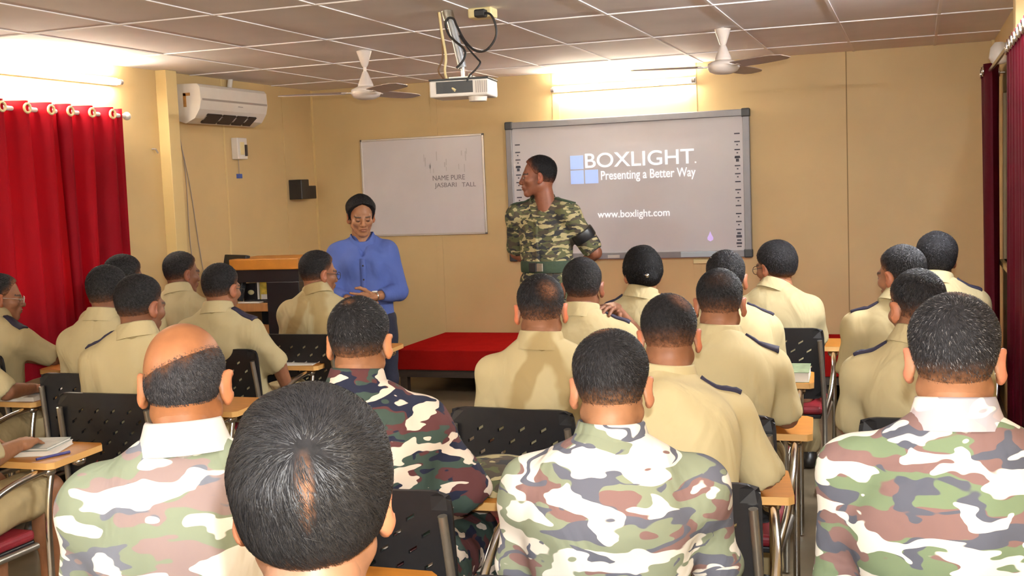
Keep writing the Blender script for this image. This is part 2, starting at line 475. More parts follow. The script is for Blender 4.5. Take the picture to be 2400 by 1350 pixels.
# right wall, with a window opening between its curtains
VY0, VY1, VZ0, VZ1 = 6.6, 8.35, 1.0, 2.10
mb = MB()
mb.box((XR, YB, 0), (XR + T, VY0, ZC), M['wall'])
mb.box((XR, VY1, 0), (XR + T, D, ZC), M['wall'])
mb.box((XR, VY0, 0), (XR + T, VY1, VZ0), M['wall'])
mb.box((XR, VY0, VZ1), (XR + T, VY1, ZC), M['wall'])
struct(mb.build('wall_right'))
mb = MB(); mb.box((0.475, 6.45, 0), (XR, 6.60, ZC), M['trim']); struct(mb.build('trim_2', bevel=0.004))
mb = MB()
mb.box((XR - 0.02, D - 0.055, 0), (XR, D, ZC), M['trim']); struct(mb.build('trim_3'))
mb = MB()
for y in (VY0, 7.18, 7.76, VY1 - 0.05): mb.box((XR + 0.02, y, VZ0), (XR + 0.08, y + 0.05, VZ1), M['trim'])
for z in (VZ0, VZ1 - 0.05): mb.box((XR + 0.02, VY0, z), (XR + 0.08, VY1, z + 0.05), M['trim'])
mb.box((XR - 0.03, VY0, VZ0 - 0.03), (XR + 0.08, VY1, VZ0), M['trim'])
for y in (VY0 + 0.05, 7.23, 7.81): mb.box((XR + 0.04, y, VZ0 + 0.04), (XR + 0.06, y + 0.55, VZ1 - 0.04), M['desk_wood'])
struct(mb.build('window_2'))

# ------------------------------------------------------------------ curtains
def curtain(name, label, x, y0, y1, z0, z1, mat, amp, period, side, rings, gmat):
    """pleated cloth hanging on a rod that runs along Y; side = +1 when the room is at +X"""
    root = thing(name, label, 'curtain', (x, (y0 + y1) / 2, z0))
    cy = (y0 + y1) / 2
    ny = max(24, int((y1 - y0) / period * 14)); nz = 26
    V = []; F = []
    rnd = random.Random(int(abs(y0) * 100))
    ph = [rnd.uniform(-0.25, 0.25) for _ in range(12)]
    for j in range(nz + 1):
        t = j / nz
        z = z1 + (z0 - z1) * t
        for i in range(ny + 1):
            u = i / ny; y = y0 + (y1 - y0) * u
            a = 2 * math.pi * (y - y0) / period
            w = math.sin(a + 0.5 * t * math.sin(ph[int(u * 6)] * 8)) * amp * (1 - 0.25 * t)
            w += amp * 0.35 * t * math.sin(2.1 * a + 3 * ph[3])
            V.append((w * side, y - cy + 0.02 * t * math.sin(a * 0.5), z - z0))
    for j in range(nz):
        for i in range(ny):
            k = j * (ny + 1) + i
            F.append((k, k + 1, k + ny + 2, k + ny + 1))
    me = MB(); me.add(V, F, mat, True)
    o = me.build('fabric', root)
    so = o.modifiers.new('thick', 'SOLIDIFY'); so.thickness = 0.003
    for k in range(rings):
        # eyelets sit where the pleat crosses the rod line
        yy = (k + 0.5) * period / 2
        if yy > y1 - y0: break
        a = 2 * math.pi * yy / period
        ang = math.atan2(amp * math.cos(a) * 2 * math.pi / period, 1.0)
        g = MB(); g.torus((0, 0, 0), 0.026, 0.008, gmat, 'x', 20, 6)
        ob = g.build('eyelet', root)
        ob.location = (amp * math.sin(a) * side, y0 - cy + yy, z1 - z0 - 0.045)
        ob.rotation_euler = (0, 0, -ang * side)
    return root

curtain('window_curtain', 'crimson eyelet curtain cut off by the left frame edge, under the tube light', -5.03, 4.30, 5.93, 0.5, 2.235, M['curtain'], 0.072, 0.20, 1, 15, M['cream_plastic'])
curtain('window_curtain', 'crimson eyelet curtain hanging at the rod end nearest the yellow pillar', -5.03, 5.87, 6.48, 0.5, 2.235, M['curtain'], 0.072, 0.20, 1, 6, M['cream_plastic'])
mb = MB(); mb.tube([(-5.03, 4.1, 2.19), (-5.03, 6.53, 2.19)], 0.014, M['white_plastic'], 12)
mb.ball((-5.03, 6.555, 2.19), 0.028, M['white_plastic'])
mb.tube([(-5.03, 6.515, 2.19), (XL, 6.515, 2.19)], 0.009, M['white_plastic'], 8)
mb.tube([(-5.03, 4.2, 2.19), (XL, 4.2, 2.19)], 0.009, M['white_plastic'], 8)
tag(mb.build('curtain_rod'), 'white curtain rod carrying the crimson curtains on the left wall', 'curtain rod')

curtain('window_curtain', 'narrow maroon curtain gathered at the far end of the right-hand window', 0.45, 7.95, 8.45, 0.3, 2.27, M['curtain_dark'], 0.05, 0.25, -1, 4, M['chrome'])
curtain('window_curtain', 'tall maroon curtain cut off by the right frame edge', 0.455, 5.2, 6.36, 0.3, 2.25, M['curtain_dark'], 0.028, 0.16, -1, 15, M['chrome'])
mb = MB(); mb.tube([(0.44, 5.5, 2.225), (0.44, 8.42, 2.225)], 0.012, M['chrome'], 12)
mb.ball((0.44, 8.43, 2.225), 0.022, M['chrome'])
mb.tube([(0.44, 8.2, 2.225), (XR, 8.2, 2.225)], 0.008, M['chrome'], 8)
mb.tube([(0.44, 5.55, 2.225), (XR, 5.55, 2.225)], 0.008, M['chrome'], 8)
tag(mb.build('curtain_rod'), 'chrome curtain rod carrying the maroon curtains on the right wall', 'curtain rod')
root = thing('wall_light', 'small white wall fixture above the right-hand window curtains', 'light', (XR, 7.6, 2.30))
mb = MB(); mb.box((-0.03, -0.05, -0.05), (0.0, 0.05, 0.06), M['white_plastic']); mb.build('base', root, bevel=0.006)
mb = MB(); mb.lathe([(0.025, 0.06), (0.05, 0.03), (0.06, -0.03), (0.045, -0.06), (0.02, -0.07)], M['white_plastic'], 18, (-0.07, 0, 0)); mb.build('shade', root)

# ------------------------------------------------------------------ tube lights
def tube_light(label, a, b, wall_dir, lamp='tube'):
    """bare fluorescent tube on a slim batten fitting; wall_dir points into the room"""
    a = np.array(a, float); b = np.array(b, float); w = np.array(wall_dir, float)
    c = (a + b) / 2
    root = thing('tube_light', label, 'light', tuple(c), 0, 'fluorescent tube lights')
    d = (b - a); Ln = np.linalg.norm(d); d /= Ln
    up = np.array((0, 0, 1.))
    R = np.stack([d, w, up], 1)
    mb = MB(); mb.box((-Ln / 2, -0.055, -0.02), (Ln / 2, -0.02, 0.03), M['white_plastic'], R); mb.build('fitting', root, bevel=0.004)
    mb = MB(); mb.tube([R @ np.array((-Ln / 2 + 0.03, 0.01, 0)), R @ np.array((Ln / 2 - 0.03, 0.01, 0))], 0.0155, M[lamp], 14); mb.build('lamp_tube', root)
    for s in (-1, 1):
        mb = MB(); mb.tube([R @ np.array((s * (Ln / 2 - 0.03), 0.01, 0)), R @ np.array((s * (Ln / 2 - 0.002), 0.01, 0))], 0.019, M['grey_line'] if s > 0 or wall_dir[1] else M['white_plastic'], 14)
        mb.build('end_cap', root)
    return root
tube_light('lit tube light on the front wall above the large grey-framed board', (-2.86, D - 0.056, 2.395), (-1.66, D - 0.056, 2.395), (0, -1, 0))
tube_light('lit tube light on the left wall above the crimson curtains', (XL + 0.056, 5.36, 2.42), (XL + 0.056, 6.57, 2.42), (1, 0, 0))
tube_light('added fill tube on the left wall, out of view', (XL + 0.056, -1.6, 2.42), (XL + 0.056, -0.4, 2.42), (1, 0, 0), 'tube_fill')  # this and the next two: unseen lamps added to brighten the room
tube_light('added fill tube on the right wall, out of view', (XR - 0.056, 5.9, 2.44), (XR - 0.056, 4.7, 2.44), (-1, 0, 0), 'tube_fill')
tube_light('added fill tube on the back wall, behind the camera and unseen', (-2.0, YB + 0.056, 2.40), (-3.2, YB + 0.056, 2.40), (0, 1, 0), 'tube_fill')

# ------------------------------------------------------------------ text helper
def text_mesh(name, body, mat, parent, loc, size, sx=1.0, depth=0.0006, bold=0.0):
    """lettering standing on a plane that faces -Y"""
    cu = bpy.data.curves.new(name, 'FONT')
    cu.body = body; cu.size = size; cu.extrude = depth; cu.offset = bold
    o = bpy.data.objects.new(name, cu)
    COL.objects.link(o)
    bpy.context.view_layer.update()
    me = bpy.data.meshes.new_from_object(o.evaluated_get(bpy.context.evaluated_depsgraph_get()))
    COL.objects.unlink(o); bpy.data.objects.remove(o)
    n = len(me.vertices)
    co = np.empty(n * 3, np.float32); me.vertices.foreach_get('co', co); co = co.reshape(-1, 3)
    w = co[:, 0].max() - co[:, 0].min()
    out = np.stack([(co[:, 0] - co[:, 0].min()) * sx, -co[:, 2], co[:, 1]], 1)
    me.vertices.foreach_set('co', out.astype(np.float32).ravel())
    me.materials.clear(); me.materials.append(mat)
    me.update()
    ob = bpy.data.objects.new(name, me)
    COL.objects.link(ob); ob.parent = parent; ob.location = loc
    return ob, w * sx

def fit_text(name, body, mat, parent, x0, x1, y, z, size, bold=0.0):
    ob, w = text_mesh(name, body, mat, parent, (x0, y, z), size, 1.0, bold=bold)
    ob.scale = ((x1 - x0) / w, 1, 1)
    return ob

# ------------------------------------------------------------------ interactive board
BX0, BX1, BZ0, BZ1 = -3.285, -1.245, 0.98, 2.15
root = thing('interactive_whiteboard', 'large grey-framed interactive whiteboard showing a projected logo on the front wall', 'whiteboard', ((BX0 + BX1) / 2, D, BZ0))
cx = (BX0 + BX1) / 2; hw = (BX1 - BX0) / 2; H = BZ1 - BZ0
mb = MB(); mb.box((-hw + 0.03, -0.03, 0.03), (hw - 0.03, -0.004, H - 0.03), M['smart']); mb.build('surface', root)
for nm, lo, hi in (('frame_rail', (-hw, -0.045, H - 0.055), (hw, 0, H)), ('frame_rail', (-hw, -0.045, 0), (hw, 0, 0.055)),
                   ('frame_rail', (-hw, -0.045, 0.05), (-hw + 0.055, 0, H - 0.05)), ('frame_rail', (hw - 0.055, -0.045, 0.05), (hw, 0, H - 0.05))):
    mb = MB(); mb.box(lo, hi, M['frame_grey']); mb.build(nm, root, bevel=0.006)
for sx in (-1, 1):
    for zz in (0, 1):
        mb = MB()
        x0 = -hw - 0.006 if sx < 0 else hw - 0.064
        z0 = -0.006 if zz == 0 else H - 0.064
        mb.box((x0, -0.05, z0), (x0 + 0.07, 0, z0 + 0.07), M['corner_grey']); mb.build('corner_cap', root, bevel=0.012, seg=3)
# printed menu icons down both sides
for sx in (-1, 1):
    x = sx * (hw - 0.10)
    marks = []
    for k, z in enumerate(np.linspace(0.98, 0.22, 13)):
        marks.append((z, 0.022, 0.005))
        if k % 3: marks.append((z - 0.025, 0.006, 0.005))
    marks += [(0.77, 0.012, 0.012), (0.798, 0.02, 0.006), (0.19, 0.014, 0.008), (0.165, 0.022, 0.010), (0.135, 0.016, 0.006), (0.11, 0.022, 0.008), (0.085, 0.018, 0.005)]
    for z, w, h in marks:
        mb = MB(); mb.box((x - w, -0.0312, z - h), (x + w, -0.030, z + h), M['icon']); mb.build('menu_icon', root)
lx = -2.725 - cx; ys = -0.0318
sq = 0.112
for (ix, iz) in ((0, 1), (0, 0), (1, 0)):
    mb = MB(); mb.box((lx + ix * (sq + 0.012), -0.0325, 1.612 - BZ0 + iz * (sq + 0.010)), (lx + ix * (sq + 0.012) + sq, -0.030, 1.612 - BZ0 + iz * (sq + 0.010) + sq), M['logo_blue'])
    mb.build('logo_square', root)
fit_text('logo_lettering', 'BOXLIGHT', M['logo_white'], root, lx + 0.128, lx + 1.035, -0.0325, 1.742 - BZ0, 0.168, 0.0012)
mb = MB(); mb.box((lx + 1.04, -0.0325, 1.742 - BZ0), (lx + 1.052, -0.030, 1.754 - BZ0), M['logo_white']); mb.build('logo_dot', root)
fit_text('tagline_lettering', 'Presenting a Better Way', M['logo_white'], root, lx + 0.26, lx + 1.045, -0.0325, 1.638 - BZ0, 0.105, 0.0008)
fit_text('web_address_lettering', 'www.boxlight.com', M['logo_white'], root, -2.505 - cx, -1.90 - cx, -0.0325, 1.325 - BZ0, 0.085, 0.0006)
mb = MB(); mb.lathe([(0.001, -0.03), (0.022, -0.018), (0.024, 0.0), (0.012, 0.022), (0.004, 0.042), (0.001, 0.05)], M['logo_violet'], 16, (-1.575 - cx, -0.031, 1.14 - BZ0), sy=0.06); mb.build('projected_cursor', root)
mb = MB(); mb.box((0.45, -0.052, 0.006), (0.88, -0.045, 0.05), simple('pale_blue_strip', (0.45, 0.55, 0.62), 0.4)); mb.build('pen_tray', root, bevel=0.003)
mb = MB(); mb.box((-0.16, -0.049, 0.01), (-0.06, -0.045, 0.035), M['alu']); mb.build('name_plate', root)
mb = MB(); mb.box((-1.72, D - 0.02, 0.93), (-1.60, D, 0.965), M['cream_plastic']); tag(mb.build('cable_clip', bevel=0.004), 'small cream box on the wall under the large board', 'wall box')

# ------------------------------------------------------------------ plain whiteboard
root = thing('whiteboard', 'small thin-framed whiteboard with faint handwriting, behind the woman in blue', 'whiteboard', (-4.08, D, 1.215))
W2, H2 = 0.585, 0.86
mb = MB(); mb.box((-W2 + 0.01, -0.016, 0.01), (W2 - 0.01, -0.002, H2 - 0.01), M['board']); mb.build('surface', root)
mb = MB()
for lo, hi in (((-W2, -0.022, H2 - 0.018), (W2, 0, H2)), ((-W2, -0.022, 0), (W2, 0, 0.018)), ((-W2, -0.022, 0), (-W2 + 0.018, 0, H2)), ((W2 - 0.018, -0.022, 0), (W2, 0, H2))):
    mb.box(lo, hi, M['alu'])
mb.build('frame', root, bevel=0.003)
fit_text('handwriting', 'NAME PURE', M['marker'], root, 0.10, 0.40, -0.0165, 0.475, 0.062)
fit_text('handwriting', 'JASBARI', M['marker'], root, 0.115, 0.32, -0.0165, 0.415, 0.055)
fit_text('handwriting', 'TALL', M['marker'], root, 0.37, 0.50, -0.0165, 0.412, 0.055)
mb = MB()
rnd = random.Random(4)
for k in range(14):
    x = rnd.uniform(0.0, 0.45); z = rnd.uniform(0.52, 0.72)
    mb.box((x, -0.0163, z), (x + rnd.uniform(0.004, 0.012), -0.0158, z + rnd.uniform(0.03, 0.09)), M['smudge'])
mb.build('wiped_marks', root)

# ------------------------------------------------------------------ air conditioner and wall things
root = thing('air_conditioner', 'white split air conditioner high on the left wall past the yellow pillar', 'air conditioner', (XL, 7.28, 2.17))
prof = [(0, 0.02), (0.06, 0.0), (0.14, 0.035), (0.185, 0.10), (0.20, 0.16), (0.195, 0.26), (0.175, 0.285), (0.0, 0.29)]
LA = 0.92
V = []; F = []
n = len(prof)
mb = MB()
mb.prism([(a, b) for a, b in prof], 0, LA, M['white_plastic'], 'y')
ac = mb.build('casing', root, bevel=0.008, seg=3)
mb = MB(); mb.box((0.190, 0.02, 0.163), (0.2015, LA - 0.01, 0.178), M['grey_line']); mb.build('front_seam', root)
mb = MB()
ang = math.atan2(0.065, 0.045)
for y0, y1 in ((0.12, 0.31), (0.33, 0.50), (0.52, 0.66), (0.68, 0.79)):
    mb.add([(0.10, y0, 0.010), (0.10, y1, 0.010), (0.172, y1, 0.072), (0.172, y0, 0.072)], [(0, 1, 2, 3)], M['vent'])
    mb.add([(0.105, y0, 0.004), (0.105, y1, 0.004), (0.178, y1, 0.066), (0.178, y0, 0.066)], [(3, 2, 1, 0)], M['vent'])
mb.build('outlet_vent', root)
mb = MB(); mb.box((0.05, -0.002, 0.12), (0.075, 0.004, 0.22), M['rust']); mb.box((0.05, -0.002, 0.20), (0.11, 0.004, 0.222), M['rust']); mb.build('rust_stain', root)
mb = MB(); mb.box((0.194, 0.50, 0.135), (0.2, 0.56, 0.14), M['grey_line']); mb.build('logo_plate', root)
mb = MB(); mb.tube([(XL + 0.03, 7.92, 2.44), (XL + 0.03, 7.95, ZC)], 0.02, M['white_plastic'], 10); tag(mb.build('drain_pipe'), 'short white pipe from the air conditioner up to the ceiling', 'pipe')

root = thing('breaker_box', 'small white switch box on the wall below the air conditioner', 'switch box', (XL, 8.02, 2.0))
mb = MB(); mb.box((0, -0.07, -0.085), (0.06, 0.07, 0.085), M['white_plastic']); mb.build('box', root, bevel=0.006)
mb = MB(); mb.box((0.055, -0.035, -0.05), (0.065, 0.02, 0.05), M['cream_plastic']); mb.build('cover', root, bevel=0.003)
mb = MB(); mb.box((0.06, 0.03, -0.06), (0.075, 0.048, 0.03), M['vent']); mb.build('switch', root)
mb = MB(); mb.tube([(XL + 0.008, 8.03, 1.92), (XL + 0.006, 8.035, 1.78)], 0.003, M['grey_line'], 6)
mb.box((XL, 8.00, 1.765), (XL + 0.01, 8.07, 1.80), M['tag_blue']); tag(mb.build('hanging_tag'), 'tiny blue tag hanging on a thread below the switch box', 'tag')
root = thing('wall_speaker', 'dark brown box speaker on the left wall next to the corner', 'speaker', (XL, 8.93, 1.66))
mb = MB(); mb.box((0.0, -0.13, -0.085), (0.13, 0.0, 0.085), M['black_board']); mb.build('cabinet', root, bevel=0.006)
mb = MB(); mb.box((0.0, 0.0, -0.085), (0.11, 0.16, 0.03), M['black_board']); mb.build('side_box', root, bevel=0.006)
for a, b, lab in (((XL + 0.005, 7.20, 2.25), (XL + 0.005, 7.52, 0.95), 'thin grey wire down the wall beside the yellow pillar'), ((XL + 0.005, 7.24, 2.20), (XL + 0.005, 7.36, 1.15), 'second thin wire nearer the pillar below the air conditioner')):
    pts = [np.array(a) + (np.array(b) - np.array(a)) * t + np.array((0, 0.03 * math.sin(5 * t), 0)) for t in np.linspace(0, 1, 9)]
    mb = MB(); mb.tube(pts, 0.003, M['grey_line'], 6); tag(mb.build('wire'), lab, 'wire')
mb = MB(); mb.tube([(XL + 0.03, 6.94, 1.98), (XL, 6.94, 1.98)], 0.006, M['grey_line'], 6); mb.tube([(XL + 0.03, 6.94, 1.98), (XL + 0.035, 6.96, 1.95)], 0.006, M['grey_line'], 6)
tag(mb.build('wall_hook'), 'small hook on the left wall just before the yellow pillar', 'hook')

# ------------------------------------------------------------------ ceiling fans
def ceiling_fan(label, x, y, zm, blade_angles, ztop=ZC):
    root = thing('ceiling_fan', label, 'fan', (x, y, zm), 0, 'ceiling fans')
    h = ztop - zm
    mb = MB(); mb.lathe([(0.018, 0), (0.03, -0.02), (0.05, -0.09), (0.052, -0.10), (0.0, -0.10)][::-1] if False else [(0.014, h - 0.115), (0.022, h - 0.10), (0.048, h - 0.02), (0.05, h - 0.012), (0.02, h - 0.004)], M['fan_paint'], 24); mb.build('canopy', root)
    mb = MB(); mb.tube([(0, 0, 0.06), (0, 0, h)], 0.011, M['fan_paint'], 12); mb.build('down_rod', root)
    mb = MB(); mb.lathe([(0.014, 0.135), (0.02, 0.125), (0.05, 0.05), (0.052, 0.04), (0.02, 0.035)], M['fan_paint'], 24); mb.build('rod_cover', root)
    mb = MB(); mb.lathe([(0.005, -0.048), (0.05, -0.045), (0.085, -0.03), (0.1, -0.005), (0.094, 0.02), (0.06, 0.036), (0.02, 0.04)], M['fan_paint'], 32); mb.build('motor', root)
    for a in blade_angles:
        mb = MB()
        R = np.array([[math.cos(a), -math.sin(a), 0], [math.sin(a), math.cos(a), 0], [0, 0, 1]])
        V = []; F = []
        nx = 8
        for i in range(nx + 1):
            t = i / nx
            xx = 0.13 + 0.44 * t; w = 0.055 + 0.012 * math.sin(t * 3) - (0.02 if i == nx else 0)
            tw = 0.20 - 0.06 * t
            for s, zz in ((-1, 0.002), (1, 0.002), (1, -0.002), (-1, -0.002)):
                V.append((xx, s * w, -s * w * math.sin(tw) + zz))
        for i in range(nx):
            for k in range(4): F.append((i * 4 + k, i * 4 + (k + 1) % 4, i * 4 + 4 + (k + 1) % 4, i * 4 + 4 + k))
        F += [(3, 2, 1, 0), (nx * 4, nx * 4 + 1, nx * 4 + 2, nx * 4 + 3)]
        mb.add(np.array(V) @ R.T, F, M['fan_blade'])
        mb.box((0.08, -0.018, -0.004), (0.16, 0.018, 0.003), M['fan_paint'], R)
        mb.build('blade', root)
    return root
ceiling_fan('white ceiling fan left of the projector', -3.385, 6.86, 2.262, [math.radians(a) for a in (199, 319, 79)])
ceiling_fan('white ceiling fan right of the front-wall tube light', -1.125, 7.25, 2.30, [math.radians(a) for a in (197, 317, 77)])

# ------------------------------------------------------------------ projector
root = thing('projector', 'white projector with black rear panel hanging from the ceiling', 'projector', (-2.225, 5.65, 2.085))
rot = math.radians(8)
root.rotation_euler = (0, 0, rot)
mb = MB(); mb.box((-0.155, -0.11, 0.0), (0.155, 0.12, 0.085), M['white_plastic']); mb.build('casing', root, bevel=0.008)
mb = MB(); mb.box((-0.118, -0.1125, 0.018), (0.075, -0.1105, 0.078), M['black_plastic']); mb.build('rear_panel', root)
mb = MB(); mb.box((-0.157, -0.112, 0.085), (0.157, 0.122, 0.094), M['black_plastic']); mb.build('top_plate', root, bevel=0.002)
mb = MB(); mb.lathe([(0.045, -0.025), (0.05, 0.0)], M['white_plastic'], 20, (0.085, -0.05, 0.0)); mb.build('lens_bulge', root)
mb = MB()
for x in np.linspace(0.09, 0.145, 6): mb.box((x, -0.1122, 0.015), (x + 0.004, -0.1105, 0.075), M['grey_line'])
mb.build('side_grille', root)
mb = MB(); mb.box((-0.06, -0.07, 0.094), (0.07, 0.08, 0.104), M['steel']); mb.tube([(0.0, 0.0, 0.10), (0.0, 0.0, 0.16)], 0.01, M['chrome'], 10)
mb.tube([(0.05, -0.05, 0.104), (0.05, -0.05, 0.12)], 0.008, M['steel'], 8); mb.build('mount_bracket', root)
root = thing('projector_pole', 'grey metal pole holding the projector to the ceiling', 'pole', (-2.29, 5.655, ZC))
mb = MB(); mb.tube([(-0.005, 0, 0.0), (0.035, 0.0, -0.17), (0.062, 0, -0.30)], 0.022, simple('galvanised_pole', (0.42, 0.43, 0.44), 0.4, metal=0.6, noise=0.1, nscale=25), 16); mb.build('tube', root)
mb = MB(); mb.tube([(-0.012, 0, 0.0), (0.0, 0.0, -0.05)], 0.03, M['steel'], 16); mb.build('flange', root)
mb = MB(); mb.tube([(0.062, 0, -0.29), (0.065, 0, -0.36)], 0.009, M['chrome'], 10); mb.build('lower_rod', root)
root = thing('ceiling_socket', 'cream socket box on the ceiling with a black plug, right of the pole', 'socket', (-2.12, 5.70, ZC))
mb = MB(); mb.box((-0.065, -0.05, -0.05), (0.065, 0.05, 0), M['cream_plastic']); mb.build('box', root, bevel=0.008)
mb = MB(); mb.box((-0.015, -0.095, -0.055), (0.045, -0.045, -0.015), M['black_cable']); mb.build('plug', root, bevel=0.008)
def smooth_path(P, n=40):
    P = np.array(P, float); k = len(P)
    out = []
    for t in np.linspace(0, k - 1.0001, n):
        i = int(t); u = t - i
        p0, p1, p2, p3 = P[max(i - 1, 0)], P[i], P[min(i + 1, k - 1)], P[min(i + 2, k - 1)]
        out.append(0.5 * ((2 * p1) + (-p0 + p2) * u + (2 * p0 - 5 * p1 + 4 * p2 - p3) * u * u + (-p0 + 3 * p1 - 3 * p2 + p3) * u ** 3))
    return out
mb = MB(); mb.tube(smooth_path([(-2.09, 5.62, 2.505), (-2.04, 5.60, 2.49), (-2.015, 5.60, 2.43), (-2.02, 5.60, 2.37), (-2.07, 5.60, 2.315), (-2.13, 5.60, 2.315), (-2.19, 5.61, 2.37), (-2.235, 5.62, 2.45), (-2.255, 5.625, 2.49), (-2.285, 5.625, 2.495), (-2.30, 5.625, 2.46), (-2.275, 5.62, 2.40), (-2.20, 5.615, 2.33), (-2.20, 5.61, 2.28), (-2.24, 5.6, 2.235)], 70), 0.006, M['black_cable'], 8)
tag(mb.build('power_cord'), 'black power cord looping from the ceiling plug around the pole', 'cord')
mb = MB(); mb.tube(smooth_path([(-2.22, 5.61, 2.40), (-2.17, 5.60, 2.33), (-2.12, 5.59, 2.275), (-2.10, 5.58, 2.25), (-2.12, 5.56, 2.215), (-2.15, 5.555, 2.19), (-2.165, 5.545, 2.155)], 40), 0.005, M['black_cable'], 8)
tag(mb.build('video_cable'), 'thin dark cable bending down into the projector from its right', 'cable')
for k, (dx, lab) in enumerate(((0.0, 'cream cable running down the left side of the projector pole'), (-0.018, 'brown cable bowing out left of the projector pole'))):
    mb = MB(); mb.tube(smooth_path([(-2.335 + dx * 0.3, 5.63, 2.53), (-2.32 + dx * 0.3, 5.62, 2.42), (-2.30 + dx, 5.61, 2.30), (-2.305 + dx * 2, 5.60, 2.23), (-2.285 + dx, 5.57, 2.18), (-2.255, 5.545, 2.14), (-2.225, 5.535, 2.115)], 40), 0.007 if k == 0 else 0.005, M['cream_plastic'] if k == 0 else simple('brown_cable', (0.20, 0.11, 0.05), 0.5), 8)
    tag(mb.build('cable'), lab, 'cable')

# ------------------------------------------------------------------ stage
root = thing('stage_platform', 'low wooden stage covered with red carpet along the front wall', 'stage', (-1.75, 8.76, 0))
sx0, sx1, sy0, sy1 = -3.93 + 1.75, 0.50 + 1.75, 8.23 - 8.76, 9.285 - 8.76
mb = MB(); mb.box((sx0, sy0, 0.20), (sx1, sy1, 0.36), M['stage_cloth']); mb.build('carpet', root, bevel=0.008)
mb = MB(); mb.box((sx0 + 0.02, sy0 + 0.02, 0.14), (sx1 - 0.02, sy1, 0.20), M['dark_wood']); mb.build('frame', root)
for x in np.linspace(sx0 + 0.06, sx1 - 0.06, 5):
    for y in (sy0 + 0.06, sy1 - 0.06):
        mb = MB(); mb.box((x - 0.03, y - 0.03, 0), (x + 0.03, y + 0.03, 0.14), M['dark_wood']); mb.build('leg', root)

# ------------------------------------------------------------------ lectern desk with books, monitor, keyboard
root = thing('lectern', 'black lectern with an orange wood top near the left front corner', 'lectern', (-4.5, 7.45, 0), math.radians(4))
mb = MB(); mb.box((-0.25, -0.22, 1.085), (0.30, 0.22, 1.165), M['wood']); mb.build('top', root, bevel=0.006)
mb = MB(); mb.box((-0.24, -0.20, 0.995), (0.29, 0.20, 1.085), M['black_board']); mb.build('apron', root)
mb = MB(); mb.box((0.03, -0.20, 0.0), (0.29, 0.20, 0.995), M['black_board']); mb.build('side_panel', root, bevel=0.004)
mb = MB(); mb.box((-0.24, 0.17, 0.0), (0.03, 0.20, 0.995), M['black_board']); mb.build('back_panel', root)
mb = MB(); mb.box((-0.24, -0.20, 0.78), (0.03, 0.17, 0.84), M['desk_wood']); mb.build('shelf', root, bevel=0.003)
mb = MB(); mb.box((-0.24, -0.18, 0.0), (-0.215, 0.17, 0.78), M['desk_wood']); mb.box((-0.24, -0.16, 0.30), (0.03, -0.14, 0.68), M['desk_wood']); mb.build('lower_panel', root)
root = thing('computer_monitor', 'black monitor tilted back beside the lectern', 'monitor', (-4.82, 7.30, 0.80), math.radians(-25))
mb = MB(); mb.box((-0.13, -0.02, 0.06), (0.16, 0.02, 0.40), M['black_plastic'], np.array([[1, 0, 0], [0, 0.97, 0.24], [0, -0.24, 0.97]])); mb.build('screen', root, bevel=0.006)
mb = MB(); mb.box((-0.03, -0.02, 0.0), (0.03, 0.04, 0.16), M['black_plastic']); mb.build('stand', root)
mb = MB(); mb.box((-0.10, -0.09, 0.0), (0.10, 0.09, 0.015), M['black_plastic']); mb.build('base', root, bevel=0.004)
root = thing('computer_desk', 'brown laminate desk standing left of the lectern', 'desk', (-4.92, 7.25, 0))
mb = MB(); mb.box((-0.20, -0.30, 0.765), (0.17, 0.25, 0.80), M['desk_wood']); mb.build('top', root, bevel=0.003)
mb = MB(); mb.box((-0.20, -0.28, 0), (-0.17, 0.23, 0.765), M['desk_wood']); mb.build('side_panel', root)
mb = MB(); mb.box((0.14, -0.28, 0), (0.17, 0.23, 0.765), M['desk_wood']); mb.build('side_panel', root)
for (x0, x1, zz, mat, lab, cover) in ((-4.715, -4.61, 0.135, 'black_board', 'black book with a pale emblem standing on the lectern shelf', 'paper'), (-4.60, -4.585, 0.145, 'paper', 'slim white book standing between the black and the yellow book', None), (-4.575, -4.49, 0.15, 'cover_yellow', 'yellow and white book standing on the lectern shelf', 'paper')):
    root = thing('book', lab, 'book', ((x0 + x1) / 2, 7.40, 0.842), math.radians(4), 'books on the lectern shelf')
    w = (x1 - x0) / 2
    mb = MB(); mb.box((-w, -0.05, 0), (w, 0.05, zz), M[mat]); mb.build('cover', root, bevel=0.002)
    if cover:
        mb = MB()
        if mat == 'black_board': mb.lathe([(0.001, 0), (0.026, 0.0), (0.026, 0.002), (0.001, 0.002)], M['cream_plastic'], 18, (0.01, -0.05, 0.07), R=((1, 0, 0), (0, 0, -1), (0, 1, 0)), sy=0.7)
        else: mb.box((-w * 0.8, -0.0515, 0.01), (w, -0.05, 0.055), M['paper'])
        mb.build('printed_patch', root)
mb = MB(); mb.box((-4.70, 7.25, 0.842), (-4.52, 7.33, 0.85), M['paper'])
tag(mb.build('paper_sheet'), 'white papers lying in front of the books on the lectern shelf', 'paper')
root = thing('keyboard', 'black keyboard on the lectern shelf edge', 'keyboard', (-4.66, 7.36, 0.811), math.radians(10))
mb = MB(); mb.box((-0.02, -0.08, 0.03), (0.16, 0.05, 0.045), M['black_plastic']); mb.build('body', root, bevel=0.003)
mb = MB()
for i in range(6):
    for j in range(4): mb.box((-0.01 + i * 0.027, -0.07 + j * 0.028, 0.045), (0.012 + i * 0.027, -0.048 + j * 0.028, 0.05), M['black_board'])
mb.build('keys', root)

